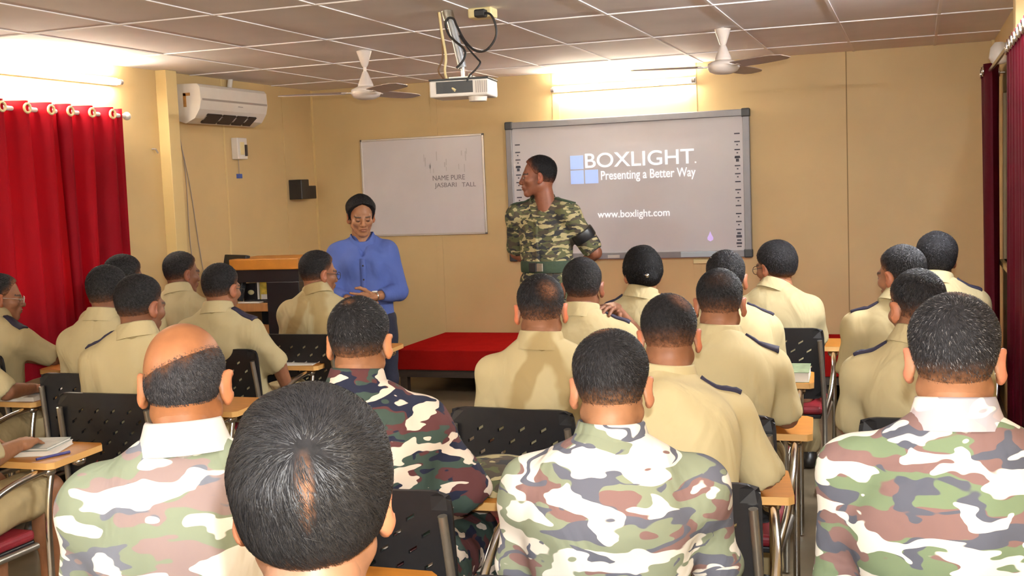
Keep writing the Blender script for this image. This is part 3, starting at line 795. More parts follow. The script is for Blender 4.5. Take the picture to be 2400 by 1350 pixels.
# ------------------------------------------------------------------ implicit surfaces (for bodies and clothing)
class Field:
    def __init__(s, lo, hi, h):
        s.lo = np.array(lo, np.float32); s.h = h
        s.n = [int(math.ceil((hi[i] - lo[i]) / h)) + 1 for i in range(3)]
        s.ax = [s.lo[i] + h * np.arange(s.n[i], dtype=np.float32) for i in range(3)]
        s.F = np.full(s.n, 0.5, np.float32)
        s.extra = 0.0                                           # wider reach when the field is offset afterwards
    def sub(s, lo, hi, pad):
        sl = []
        pad = pad + s.extra
        for i in range(3):
            a = max(0, int((lo[i] - pad - s.lo[i]) / s.h)); b = min(s.n[i], int((hi[i] + pad - s.lo[i]) / s.h) + 2)
            if b <= a: return None
            sl.append(slice(a, b))
        X = s.ax[0][sl[0]][:, None, None]; Y = s.ax[1][sl[1]][None, :, None]; Z = s.ax[2][sl[2]][None, None, :]
        return tuple(sl), X, Y, Z
    def mix(s, sl, d, k, op):
        A = s.F[sl]
        if op == 'u':
            if k > 0:
                h = np.maximum(k - np.abs(A - d), 0) / k
                s.F[sl] = np.minimum(A, d) - h * h * k * 0.25
            else: s.F[sl] = np.minimum(A, d)
        else:
            if k > 0:
                h = np.maximum(k - np.abs(A + d), 0) / k
                s.F[sl] = np.maximum(A, -d) + h * h * k * 0.25
            else: s.F[sl] = np.maximum(A, -d)
    def cone(s, a, b, ra, rb, k=0.02, sq=None, op='u'):
        """tapered capsule; sq = (axis, factor) flattens the section along that axis"""
        a = np.asarray(a, np.float32); b = np.asarray(b, np.float32)
        r = max(ra, rb)
        g = s.sub(np.minimum(a, b) - r, np.maximum(a, b) + r, k + 2 * s.h)
        if g is None: return
        sl, X, Y, Z = g
        ab = b - a; L2 = float(ab.dot(ab)) + 1e-9
        dx, dy, dz = X - a[0], Y - a[1], Z - a[2]
        t = np.clip((dx * ab[0] + dy * ab[1] + dz * ab[2]) / L2, 0, 1)
        qx, qy, qz = dx - t * ab[0], dy - t * ab[1], dz - t * ab[2]
        if sq is not None:
            n = np.asarray(sq[0], np.float32); f = 1.0 / sq[1] - 1.0
            c = (qx * n[0] + qy * n[1] + qz * n[2]) * f
            qx, qy, qz = qx + c * n[0], qy + c * n[1], qz + c * n[2]
        d = np.sqrt(qx * qx + qy * qy + qz * qz) - (ra + (rb - ra) * t)
        if sq is not None: d = d * (0.5 + 0.5 * sq[1])
        s.mix(sl, d, k, op)
    def ell(s, c, r, k=0.02, R=None, op='u'):
        c = np.asarray(c, np.float32); m = max(r)
        g = s.sub(c - m, c + m, k + 2 * s.h)
        if g is None: return
        sl, X, Y, Z = g
        dx, dy, dz = X - c[0], Y - c[1], Z - c[2]
        if R is not None:
            R = np.asarray(R, np.float32)
            dx, dy, dz = (dx * R[0, 0] + dy * R[1, 0] + dz * R[2, 0], dx * R[0, 1] + dy * R[1, 1] + dz * R[2, 1], dx * R[0, 2] + dy * R[1, 2] + dz * R[2, 2])
        k0 = np.sqrt((dx / r[0]) ** 2 + (dy / r[1]) ** 2 + (dz / r[2]) ** 2) + 1e-6
        k1 = np.sqrt((dx / r[0] ** 2) ** 2 + (dy / r[1] ** 2) ** 2 + (dz / r[2] ** 2) ** 2) + 1e-6
        s.mix(sl, k0 * (k0 - 1) / k1, k, op)
    def cut(s, p, n):
        """remove everything on the +n side of the plane through p"""
        X = s.ax[0][:, None, None]; Y = s.ax[1][None, :, None]; Z = s.ax[2][None, None, :]
        n = np.asarray(n, np.float32); n = n / np.linalg.norm(n)
        s.F = np.maximum(s.F, (X - p[0]) * n[0] + (Y - p[1]) * n[1] + (Z - p[2]) * n[2]).astype(np.float32)
    def ripple(s, amp, seed):
        rs = np.random.RandomState(seed)
        X = s.ax[0][:, None, None]; Y = s.ax[1][None, :, None]; Z = s.ax[2][None, None, :]
        for i in range(5):
            d = rs.normal(size=3) * np.array((1, 0.6, 0.8)); d /= np.linalg.norm(d)
            w = rs.uniform(25, 75); p = rs.uniform(0, 6.28)
            e = rs.normal(size=3); e /= np.linalg.norm(e)
            s.F += (amp * 25 / w * np.sin(w * (X * d[0] + Y * d[1] + Z * d[2]) + p + 1.3 * np.sin(14 * (X * e[0] + Y * e[1] + Z * e[2])))).astype(np.float32)
    def mesh(s):
        F = s.F
        F[0] = F[-1] = 0.5; F[:, 0] = F[:, -1] = 0.5; F[:, :, 0] = F[:, :, -1] = 0.5
        I = F < 0
        nx, ny, nz = F.shape
        cnt = np.zeros((nx - 1, ny - 1, nz - 1), np.int8)
        for dx in (0, 1):
            for dy in (0, 1):
                for dz in (0, 1): cnt += I[dx:nx - 1 + dx, dy:ny - 1 + dy, dz:nz - 1 + dz]
        act = (cnt > 0) & (cnt < 8)
        idx = np.full(act.shape, -1, np.int32)
        cells = np.argwhere(act)
        idx[act] = np.arange(len(cells))
        P = np.zeros((len(cells), 3), np.float32); C = np.zeros(len(cells), np.float32)
        cr = [(i, j, k) for i in (0, 1) for j in (0, 1) for k in (0, 1)]
        val = {c: F[cells[:, 0] + c[0], cells[:, 1] + c[1], cells[:, 2] + c[2]] for c in cr}
        for c in cr:
            for a in range(3):
                if c[a] == 0:
                    e = list(c); e[a] = 1; e = tuple(e)
                    f0, f1 = val[c], val[e]
                    m = (f0 < 0) != (f1 < 0)
                    t = np.where(m, f0 / np.where(m, f0 - f1, 1), 0)
                    for q in range(3):
                        P[:, q] += np.where(m, (c[q] + (t if q == a else 0)), 0)
                    C += m
        P /= np.maximum(C, 1)[:, None]
        V = s.lo + (cells + P) * s.h
        Q = []
        for a in range(3):
            b, c = (a + 1) % 3, (a + 2) % 3
            sl0 = [slice(1, -1)] * 3; sl1 = [slice(1, -1)] * 3
            sl0[a] = slice(0, -1); sl1[a] = slice(1, None)
            A = I[tuple(sl0)]; B = I[tuple(sl1)]
            ch = np.argwhere(A != B)
            if not len(ch): continue
            o = np.array([1, 1, 1]); o[a] = 0
            ch0 = ch + o
            inside_first = A[ch[:, 0], ch[:, 1], ch[:, 2]]
            def g(db, dc):
                k = ch0.copy(); k[:, b] += db; k[:, c] += dc
                return idx[k[:, 0], k[:, 1], k[:, 2]]
            q = np.stack([g(-1, -1), g(0, -1), g(0, 0), g(-1, 0)], 1)
            q[~inside_first] = q[~inside_first][:, ::-1]
            Q.append(q)
        return V.astype(np.float32), np.concatenate(Q).astype(np.int32)
    def at(s, P):
        """trilinear sample"""
        g = (np.asarray(P, np.float32) - s.lo) / s.h
        i = np.clip(np.floor(g).astype(int), 0, np.array(s.n) - 2); u = np.clip(g - i, 0, 1)
        out = 0
        for a in (0, 1):
            for b in (0, 1):
                for c in (0, 1):
                    w = (u[:, 0] if a else 1 - u[:, 0]) * (u[:, 1] if b else 1 - u[:, 1]) * (u[:, 2] if c else 1 - u[:, 2])
                    out = out + w * s.F[i[:, 0] + a, i[:, 1] + b, i[:, 2] + c]
        return out

def vnormals(V, Q):
    a = V[Q[:, 2]] - V[Q[:, 0]]; b = V[Q[:, 3]] - V[Q[:, 1]]
    fn = np.cross(a, b)
    N = np.zeros_like(V)
    for k in range(4): np.add.at(N, Q[:, k], fn)
    return N / (np.linalg.norm(N, axis=1)[:, None] + 1e-9)

def sstep(a, b, x):
    t = np.clip((x - a) / (b - a), 0, 1)
    return t * t * (3 - 2 * t)

def rz(a): c, s = math.cos(a), math.sin(a); return np.array([[c, -s, 0], [s, c, 0], [0, 0, 1.0]])
def rx(a): c, s = math.cos(a), math.sin(a); return np.array([[1.0, 0, 0], [0, c, -s], [0, s, c]])
def ry(a): c, s = math.cos(a), math.sin(a); return np.array([[c, 0, s], [0, 1.0, 0], [-s, 0, c]])

# ------------------------------------------------------------------ head template: origin at ear level, +Y is the face
def skull_field(h, grow=0.0, face=True, pad=0.05):
    f = Field((-0.13, -0.15, -0.24), (0.13, 0.16, 0.17), h)
    g = grow
    if not face: f.extra = 0.05
    f.ell((0, -0.016, 0.036), (0.0745 + g, 0.095 + g, 0.085 + g), 0.0)
    f.ell((0, -0.043, 0.004), (0.058 + g, 0.058 + g, 0.064 + g), 0.03)
    f.ell((0, 0.030, -0.020), (0.0615 + g, 0.062 + g, 0.078 + g), 0.03)
    if not face: return f
    f.cone((0.050, 0.000, -0.055), (0.018, 0.066, -0.098), 0.021, 0.018, 0.025)
    f.cone((-0.050, 0.000, -0.055), (-0.018, 0.066, -0.098), 0.021, 0.018, 0.025)
    f.ell((0, 0.072, -0.098), (0.022, 0.020, 0.018), 0.02)
    for s in (-1, 1):
        f.ell((s * 0.045, 0.060, -0.022), (0.022, 0.022, 0.020), 0.02)
    f.cone((-0.038, 0.079, 0.018), (0.038, 0.079, 0.018), 0.012, 0.012, 0.02)
    for s in (-1, 1): f.ell((s * 0.032, 0.100, -0.002), (0.019, 0.016, 0.013), 0.012, op='s')
    f.cone((0, 0.088, 0.010), (0, 0.107, -0.030), 0.009, 0.0135, 0.012)
    for s in (-1, 1): f.ell((s * 0.013, 0.098, -0.033), (0.010, 0.011, 0.008), 0.006)
    f.ell((0, 0.086, -0.062), (0.030, 0.014, 0.020), 0.015)
    f.ell((0, 0.099, -0.057), (0.022, 0.008, 0.0055), 0.004)
    f.ell((0, 0.097, -0.069), (0.019, 0.008, 0.0065), 0.004)
    f.ell((0, 0.108, -0.0630), (0.024, 0.010, 0.0016), 0.003, op='s')
    for s in (-1, 1): f.ell((s * 0.032, 0.0815, -0.002), (0.0135, 0.0125, 0.0115), 0.0)
    # ears stand away from the skull
    for s in (-1, 1):
        R = rz(s * -0.62) @ rx(-0.15)
        f.ell((s * 0.086, -0.014, -0.006), (0.0085, 0.021, 0.034), 0.010, R)
        f.ell((s * 0.097, -0.005, -0.002), (0.006, 0.011, 0.020), 0.006, R, op='s')
        f.ell((s * 0.083, -0.006, -0.034), (0.008, 0.011, 0.012), 0.008)
    # neck
    f.cone((0, -0.026, -0.06), (0, -0.048, -0.235), 0.055, 0.062, 0.03)
    return f

HEAD_F = skull_field(0.004)
HEAD_V, HEAD_Q = HEAD_F.mesh()
CRANIUM_F = skull_field(0.005, face=False)

def head_tint(V, skin, ear, eyes='open'):
    c = np.tile(np.array(skin, np.float32), (len(V), 1))
    x, y, z = V[:, 0], V[:, 1], V[:, 2]
    def put(mask, col):
        m = np.clip(mask, 0, 1)[:, None]
        c[:] = c * (1 - m) + np.array(col, np.float32) * m
    put(sstep(0.076, 0.084, np.abs(x)) * sstep(0.06, 0.05, np.abs(z)), ear)  # light glowing through the ears, painted as a redder tint
    lips = ((x / 0.023) ** 2 + ((z + 0.063) / 0.011) ** 2 < 1) & (y > 0.07)
    put(lips * 0.6, (skin[0] * 0.75, skin[1] * 0.45, skin[2] * 0.5))
    for s in (-1, 1):
        brow = (np.abs(x - s * 0.034) < 0.021) & (np.abs(z - 0.021 - 0.10 * (0.034 - np.abs(x)) * -0.3) < 0.0045) & (y > 0.05)
        put(brow * 0.85, (0.02, 0.015, 0.012))
        ex = (((x - s * 0.032) / 0.013) ** 2 + ((z + 0.002) / 0.0062) ** 2)
        if eyes == 'down':
            put(((ex < 1.2) & (y > 0.07)) * 1.0, (skin[0] * 0.6, skin[1] * 0.55, skin[2] * 0.55))
            put((ex < 1.5) & (np.abs(z + 0.007) < 0.0028) & (y > 0.07), (0.015, 0.01, 0.008))
            continue
        put(((ex < 1) & (y > 0.07)) * 0.9, (0.34, 0.29, 0.25))
        put((((x - s * 0.032) ** 2 + (z + 0.002) ** 2) < 0.0055 ** 2) & (y > 0.07), (0.015, 0.01, 0.008))
        put(((np.abs(ex - 1.25) < 0.3) & (y > 0.07) & (z > -0.002)) * 0.7, (0.02, 0.015, 0.012))
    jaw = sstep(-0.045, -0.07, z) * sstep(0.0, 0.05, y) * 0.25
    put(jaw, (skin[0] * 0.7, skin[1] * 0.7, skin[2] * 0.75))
    return c

# hairline height as a function of the angle from the back of the head (0) to the face (180)
def hairline(phi, style):
    tab = {
        'crew':  ([0, 45, 75, 88, 98, 112, 130, 150, 180], [-.070, -.064, -.050, -.032, .002, .012, .052, .074, .080]),
        'bald':  ([0, 45, 75, 88, 98, 112, 130, 150, 180], [-.078, -.070, -.055, -.035, .002, .030, .16, .2, .2]),
        'woman': ([0, 45, 75, 90, 105, 120, 140, 160, 180], [-.085, -.080, -.07, -.050, -.010, .035, .068, .084, .092]),
        'bob':   ([0, 45, 75, 90, 100, 115, 130, 150, 180], [-.105, -.105, -.095, -.075, -.040, .02, .050, .066, .070]),
    }[style]
    return np.interp(phi, *tab)

STYLE = {
    # crown depth, side depth, fade height
    'crew': (0.013, 0.004, 0.085), 'short': (0.010, 0.003, 0.11), 'thick': (0.024, 0.014, 0.03), 'bald': (0.003, 0.004, 0.05),
    'woman': (0.027, 0.012, 0.01), 'bob': (0.026, 0.030, 0.005), 'bun': (0.020, 0.022, 0.005), 'mop': (0.022, 0.016, 0.05),
}
SCALP = (0.13, 0.070, 0.045)

_hair_cache = {}
def hair_shape(style):
    """cap of hair over the skull: verts, faces, density (0 scalp .. 1 full hair)"""
    if style in _hair_cache: return _hair_cache[style]
    line = {'bald': 'bald', 'woman': 'woman', 'bob': 'bob', 'bun': 'woman'}.get(style, 'crew')
    top, side, fade = STYLE[style]
    h = 0.0045
    f = skull_field(h, face=False)
    X = f.ax[0][:, None, None]; Y = f.ax[1][None, :, None]; Z = f.ax[2][None, None, :]
    phi = np.degrees(np.arctan2(np.abs(X) + 0 * Y, -(Y + 0.012) + 0 * X)) + 0 * Z
    zh = hairline(phi, line)
    if style == 'bald':
        # bare from the brow back over the crown
        zh = np.where(phi > 108, 0.3, np.minimum(zh, 0.05))
    lift = sstep(0.0, 0.022, Z - zh)
    if style == 'bald': lift = lift * sstep(-0.01, 0.06, 0.066 + 0.45 * X - Z)
    rs = np.random.RandomState(len(style) * 7)
    thick = side + (top - side) * sstep(-0.01, 0.085, Z)
    lump = 0
    for i in range(4):
        d = rs.normal(size=3); d /= np.linalg.norm(d)
        lump = lump + 0.25 * np.sin(rs.uniform(45, 110) * (X * d[0] + Y * d[1] + Z * d[2]) + i)
    thick = thick * (1 + 0.14 * lump)
    f.F = (f.F - (thick * lift - 0.004 * (1 - lift))).astype(np.float32)
    if style == 'bun':
        f.ell((0, -0.105, -0.02), (0.045, 0.038, 0.042), 0.012)
    if style == 'bob':
        f.ell((0.0, -0.055, -0.075), (0.062, 0.055, 0.05), 0.02)
    if style == 'woman':
        f.ell((0, -0.10, 0.01), (0.045, 0.032, 0.045), 0.015)
        f.ell((0.078, -0.005, -0.028), (0.012, 0.016, 0.020), 0.006)
    V, Q = f.mesh()
    ph = np.degrees(np.arctan2(np.abs(V[:, 0]), -(V[:, 1] + 0.012)))
    zl = hairline(ph, line)
    if style == 'bald':
        dens = sstep(-0.015, 0.065, 0.007 * np.sin(V[:, 0] * 160) + 0.066 + 0.45 * V[:, 0] - V[:, 2]) * sstep(-0.004, 0.03, V[:, 2] - np.where(ph > 108, 0.3, np.minimum(zl, 0.05)))
    else:
        dens = sstep(-0.004, fade, V[:, 2] - zl)
    # faces lying wholly under the skin are dropped
    d = HEAD_F.at(V)
    keep = (d[Q] > -0.0015).any(axis=1)
    Q = Q[keep]
    used = np.zeros(len(V), bool); used[Q] = True
    re = np.cumsum(used) - 1
    V = V[used]; dens = dens[used]; Q = re[Q].astype(np.int32)
    _hair_cache[style] = (V, Q, dens, f)
    return _hair_cache[style]

def hair_geometry(style, seed, n, length, width, crown=(0.0, -0.080, 0.085), tone=1.0, thin=None, grey=0.0, skin=(0.3, 0.14, 0.07), lift=1.0):
    """cap plus separate strands growing out from the crown whorl"""
    V, Q, dens, fld = hair_shape(style)
    rs = np.random.RandomState(seed)
    dens = dens.copy()
    if thin is not None:
        c, r, amt = thin
        dd = np.sqrt((((V - np.array(c)) / np.array(r)) ** 2).sum(1))
        dens = dens * (1 - amt * sstep(1.0, 0.35, dd))
    base = np.array((0.0135, 0.0125, 0.0135)) * tone
    sk = np.array(skin)
    dd_ = dens[:, None]
    col = sk * (1 - sstep(0, 0.5, dd_)) + sk * 0.38 * sstep(0, 0.5, dd_)
    col = col * (1 - sstep(0.3, 1.0, dd_)) + base * sstep(0.3, 1.0, dd_)
    P = [V]; F = [Q]; Cc = [col.astype(np.float32)]
    if n:
        N = vnormals(V, Q)
        area = np.linalg.norm(np.cross(V[Q[:, 2]] - V[Q[:, 0]], V[Q[:, 3]] - V[Q[:, 1]]), axis=1)
        w = area * (0.12 + dens[Q].mean(1)) * (dens[Q].mean(1) > 0.10)
        fi = rs.choice(len(Q), n, p=w / w.sum())
        u = rs.dirichlet((1, 1, 1, 1), n)
        p = (V[Q[fi]] * u[:, :, None]).sum(1); nn = (N[Q[fi]] * u[:, :, None]).sum(1)
        nn /= np.linalg.norm(nn, axis=1)[:, None] + 1e-9
        de = (dens[Q[fi]] * u).sum(1)
        d = p - np.array(crown)
        d = d - nn * (d * nn).sum(1)[:, None]
        d /= np.linalg.norm(d, axis=1)[:, None] + 1e-6
        swirl = np.cross(nn, d)
        rv = rs.normal(size=d.shape) * 0.25; rv = rv - nn * (rv * nn).sum(1)[:, None]
        d = d + 0.35 * swirl + rv
        d /= np.linalg.norm(d, axis=1)[:, None]
        L = length * (0.45 + 0.75 * rs.rand(n)) * (0.35 + 0.65 * de)
        root = p - nn * 0.002
        side = np.cross(d, nn); side /= np.linalg.norm(side, axis=1)[:, None] + 1e-6
        side = side + nn * rs.normal(size=(n, 1)) * 0.5
        side /= np.linalg.norm(side, axis=1)[:, None]
        ks = (0.0, 0.35, 0.7, 1.0); ws = (1.0, 0.9, 0.7, 0.15)
        S = []
        for t, wi in zip(ks, ws):
            c = root + d * (L * t)[:, None]
            if t > 0:                                           # follow the curve of the head
                off = L * lift * (0.30 * t - 0.24 * t * t) + 0.0004 + 0.0014 * t * rs.rand(n)
                for _ in range(2): c = c - nn * (np.clip(fld.at(c), -0.02, 0.02) - off)[:, None]
            S += [c - side * width * wi, c + side * width * wi]
        S = np.stack(S, 1).reshape(-1, 3)
        b = (np.arange(n) * 8)[:, None, None]
        q = (b + np.array([[0, 1, 3, 2], [2, 3, 5, 4], [4, 5, 7, 6]])[None]).reshape(-1, 4) + len(V)
        k = (0.7 + 0.9 * rs.rand(n))[:, None]
        sc_col = base * k
        if grey:
            g = rs.rand(n) < grey
            sc_col[g] = np.array((0.17, 0.16, 0.155)) * (0.4 + rs.rand(g.sum(), 1))
        P.append(S.astype(np.float32)); F.append(q.astype(np.int32)); Cc.append(np.repeat(sc_col, 8, axis=0).astype(np.float32))
    return np.concatenate(P), np.concatenate(F), np.concatenate(Cc), len(Q)

# ------------------------------------------------------------------ hand template (right hand): wrist at origin, fingers +Y, palm -Z, thumb at -X
_hand_cache = {}
def hand_shape(curl, spread=1.0):
    key = (curl, spread)
    if key in _hand_cache: return _hand_cache[key]
    f = Field((-0.085, -0.035, -0.13), (0.07, 0.20, 0.05), 0.0035)
    kn = [(-0.030, 0.088, 0.002), (-0.010, 0.094, 0.004), (0.011, 0.090, 0.003), (0.029, 0.080, -0.002)]
    f.cone((0, -0.03, 0), (0, 0.01, 0), 0.026, 0.026, 0.01, ((0, 0, 1), 0.75))
    for k in kn: f.cone((k[0] * 0.45, 0.012, 0), k, 0.0165, 0.0115, 0.012)
    f.ell((-0.022, 0.035, -0.010), (0.018, 0.028, 0.014), 0.012)
    f.ell((0.022, 0.035, -0.009), (0.014, 0.030, 0.012), 0.012)
    Ls = [(0.042, 0.026, 0.020), (0.046, 0.030, 0.022), (0.043, 0.028, 0.021), (0.034, 0.021, 0.018)]
    for i, (k, l) in enumerate(zip(kn, Ls)):
        p = np.array(k, float); az = (i - 1.5) * 0.09 * spread
        a = curl * (0.35 + 0.08 * i)
        r = 0.0088 if i < 3 else 0.0076
        for j, L in enumerate(l):
            d = np.array((math.sin(az) * math.cos(a), math.cos(az) * math.cos(a), -math.sin(a)))
            q = p + d * L
            f.cone(p, q, r, r * 0.92, 0.004)
            p = q; r *= 0.92; a += curl * (0.60 if j == 0 else 0.40)
    p = np.array((-0.020, 0.022, -0.008))
    for d, L, r0, r1 in (((-0.62, 0.72, -0.30), 0.045, 0.0145, 0.0115), ((-0.35, 0.90, -0.30 - 0.2 * curl), 0.034, 0.0112, 0.010), ((-0.12 + 0.25 * curl, 0.95, -0.30 - 0.2 * curl), 0.028, 0.0098, 0.0075)):
        d = np.array(d); d /= np.linalg.norm(d); q = p + d * L
        f.cone(p, q, r0, r1, 0.006); p = q
    _hand_cache[key] = f.mesh()
    return _hand_cache[key]

def hand_at(W, E, palm, right, curl, spread=1.0, bend=None):
    """hand mesh placed at wrist W continuing the forearm E->W, palm facing the given direction"""
    V, Q = hand_shape(curl, spread)
    V = V.copy(); Qh = Q
    if not right: V[:, 0] *= -1; Qh = Q[:, ::-1]
    y = np.asarray(bend, float) if bend is not None else (W - E)
    y = y / np.linalg.norm(y)
    z = -np.asarray(palm, float); z = z - y * z.dot(y); z /= np.linalg.norm(z)
    x = np.cross(y, z)
    R = np.stack([x, y, z], 1)
    return (V @ R.T + W).astype(np.float32), Qh

# ------------------------------------------------------------------ spectacles
def spectacles(parent, Hc, R, mat):
    mb = MB()
    for s in (-1, 1):
        mb.torus(R @ np.array((s * 0.033, 0.108, -0.004)) + Hc, 0.021, 0.0016, mat, 'y', 20, 6, R)
        mb.tube([R @ np.array(p) + Hc for p in ((s * 0.054, 0.105, 0.002), (s * 0.076, 0.085, 0.003), (s * 0.083, 0.0, 0.006), (s * 0.084, -0.022, -0.010))], 0.0016, mat, 6)
    mb.tube([R @ np.array(p) + Hc for p in ((-0.012, 0.110, 0.0), (0, 0.114, 0.004), (0.012, 0.110, 0.0))], 0.0015, mat, 6)
    return mb.build('spectacles', parent)

KH = {}
def person(label, loc, yaw, P):
    """one person; P holds pose, dress and hair. Joints are in the person's own frame (faces +Y)"""
    root = thing('person', label, 'person', loc, yaw, P.get('group'))
    seed = P['seed']; stand = P.get('stand', False)
    hs = P.get('hs', 1.0)
    near = P.get('near', 2)                                   # 0 closest .. 3 far
    Rl = rz(-yaw)
    top = Rl @ (np.array(P['head']) - np.array(loc))
    Rh = rz(P.get('hyaw', 0) - yaw) @ rx(-P.get('pitch', 0.12)) @ ry(P.get('roll', 0))
    tall = P.get('tall', 0.010)
    Hc = top - Rh @ np.array((0, -0.015, (0.120 + tall) * hs))
    byaw = P.get('shoulder_yaw', 0.0); RB = rz(byaw)
    fw = RB @ np.array((0, 1.0, 0)); rt = RB @ np.array((1.0, 0, 0))
    N = Hc + np.array((0, -0.020, 0)) + fw * -0.038 + np.array((0, 0, -P.get('neck', 0.102) * hs))
    hipz = P.get('hipz', 0.56)
    Pv = np.array(P.get('pelvis', (0, -0.025, hipz)))
    Ch = Pv + (N - Pv) * 0.68 - fw * 0.030; Ab = Pv + (N - Pv) * 0.33 - fw * 0.005
    U = Pv + (N - Pv) * 0.87 - fw * 0.012
    Cc = Pv + (N - Pv) * 0.645 - fw * 0.022
    sp = (N - Pv) / np.linalg.norm(N - Pv); f2 = fw - sp * fw.dot(sp); f2 /= np.linalg.norm(f2)
    RT = np.stack([np.cross(f2, sp), f2, sp], 1)
    sh = P.get('sh', 0.172); g = P.get('girth', 1.0)
    SZ = P.get('sz', -0.120)
    S = {1: N + rt * sh + fw * 0.015 + np.array((0, 0, SZ + P.get('tilt', 0) * 0.5)), -1: N - rt * sh + fw * 0.015 + np.array((0, 0, SZ - P.get('tilt', 0) * 0.5))}
    arms = {}
    for s, nm in ((1, 'R'), (-1, 'L')):
        a = P.get(nm)
        if a is None:
            E = S[s] + rt * s * 0.040 + fw * 0.04 + np.array((0, 0, -0.27))
            E[2] = max(E[2], 0.755)
            W = E + fw * 0.235 - rt * s * 0.07 + np.array((0, 0, 0.0)); W[2] = 0.752
        else: E, W = np.array(a[0], float), np.array(a[1], float)
        arms[s] = (E, W)
    if stand:
        hips = {s: Pv + np.array((s * 0.092, 0, -0.03)) for s in (1, -1)}
        knees = {s: np.array((s * 0.105, 0.01, 0.50 * Pv[2] / 0.95)) for s in (1, -1)}
        ank = {s: np.array((s * 0.11, -0.03, 0.09)) for s in (1, -1)}
    else:
        hips = {s: Pv + np.array((s * 0.09, 0.0, -0.025)) for s in (1, -1)}
        knees = {s: Pv + np.array((s * 0.13, 0.43, -0.01)) for s in (1, -1)}
        ank = {s: np.array((s * 0.13, Pv[1] + 0.42, 0.09)) for s in (1, -1)}
    pts = np.array([top, N, Pv] + [S[1], S[-1]] + [p for a in arms.values() for p in a] + list(knees.values()) + list(ank.values()))
    lo = pts.min(0) - 0.17; hi = pts.max(0) + 0.17; lo[2] = 0.0
    sq = (fw, P.get('flat', 0.64))
    skin = P.get('skin', (0.30, 0.135, 0.070)); ear = P.get('ear', (skin[0] * 1.25, skin[1] * 1.0, skin[2] * 0.95))
    # ---------------- body: one continuous skin
    b = Field(lo, hi, 0.0115)
    b.cone(Pv, Ab, 0.135 * g, 0.130 * g, 0.03, sq); b.cone(Ab, Cc, 0.130 * g, 0.125, 0.03, sq); b.ell(Cc, (0.140, 0.080, 0.120), 0.03, RT)
    if P.get('vneck'): b.ell(N + fw * 0.035 + np.array((0, 0, -0.07)), (0.09, 0.036, 0.06), 0.02)
    b.cone(N, Hc + Rh @ np.array((0, -0.03, -0.06)), 0.058, 0.054, 0.02)
    b.ell(Hc + Rh @ np.array((0, -0.016, 0.036)), (0.068, 0.088, 0.076), 0.02, Rh)
    for s in (1, -1):
        E, W = arms[s]
        b.cone(N + np.array((0, 0, -0.05)), S[s], 0.046, 0.046, 0.03)
        b.cone(S[s], E, 0.047, 0.040, 0.02); b.cone(E, W, 0.041, 0.026, 0.012)
        b.cone(hips[s], knees[s], 0.080, 0.056, 0.02); b.cone(knees[s], ank[s], 0.054, 0.036, 0.02)
        b.ell(knees[s] + (ank[s] - knees[s]) * 0.3 + np.array((0, -0.012, 0)), (0.052, 0.056, 0.10), 0.03)
        b.cone(ank[s] + np.array((0, -0.02, -0.045)), ank[s] + np.array((0, 0.15, -0.06)), 0.034, 0.026, 0.02)
    bV, bQ = b.mesh()
    col = np.tile(np.array(skin, np.float32), (len(bV), 1))
    hV = (HEAD_V * hs) @ Rh.T + Hc
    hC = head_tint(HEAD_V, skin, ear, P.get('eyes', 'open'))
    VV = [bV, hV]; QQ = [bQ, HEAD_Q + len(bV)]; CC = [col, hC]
    n = len(bV) + len(hV)
    palm = {1: P.get('palmR', (0, 0, -1)), -1: P.get('palmL', (0, 0, -1))}
    for s in (1, -1):
        E, W = arms[s]
        v, q = hand_at(W, E, palm[s], s == 1, P.get('curl', 0.45), P.get('spread', 1.0), P.get('bendR' if s == 1 else 'bendL'))
        VV.append(v); QQ.append(q + n); CC.append(np.tile(np.array(skin, np.float32) * 1.05, (len(v), 1))); n += len(v)
    np_mesh('body', np.concatenate(VV), np.concatenate(QQ), M['skin'], root, np.concatenate(CC))
    # ---------------- hair
    st = P.get('hair', 'crew')
    ns, ln, wd = P.get('strands', ((9000, 0.020, 0.00050), (5000, 0.011, 0.00045), (6000, 0.010, 0.0006), (4000, 0.010, 0.0008))[near])
    HV, HQ, HC, ncap = hair_geometry(st, seed, ns, ln, wd, P.get('crown', (0.0, -0.080, 0.085)), P.get('tone', 1.0), P.get('thin'), P.get('grey', 0.0), P.get('skin', (0.30, 0.135, 0.070)), P.get('lift', 1.0))
    ho = np_mesh('hair', (HV * hs) @ Rh.T + Hc, HQ, M['hair'], root, HC)
    ho.data.materials.append(M['strand'])
    mi = np.zeros(len(HQ), np.int32); mi[ncap:] = 1; ho.data.polygons.foreach_set('material_index', mi)
    # ---------------- shirt
    h = (0.007, 0.0075, 0.0085, 0.0095)[near]
    zlo = Pv[2] - (P.get('hem', 0.02))
    slo = np.array(lo); slo[2] = zlo - 0.03; shi = np.array(hi); shi[2] = N[2] + 0.10
    allp = np.array([Pv, N, S[1], S[-1]] + [p for a in arms.values() for p in a])
    slo[:2] = allp.min(0)[:2] - 0.20; shi[:2] = allp.max(0)[:2] + 0.20
    f = Field(slo, shi, h)
    bk = P.get('back', 1.0)
    f.cone(Pv + np.array((0, 0, -0.05)), Ab, 0.160 * g, 0.158 * g, 0.03, sq); f.cone(Ab, Cc, 0.160 * g, 0.170 * bk, 0.04, sq); f.ell(Cc, (0.188 * bk, 0.120 * sq[1] / 0.64, 0.170), 0.05, RT)
    if P.get('bust'):
        for s in (1, -1): f.ell(Ch + fw * 0.10 + rt * s * 0.075 + np.array((0, 0, 0.0)), (0.075, 0.065, 0.075), 0.05)
    sl = P.get('sleeve', 0.88)
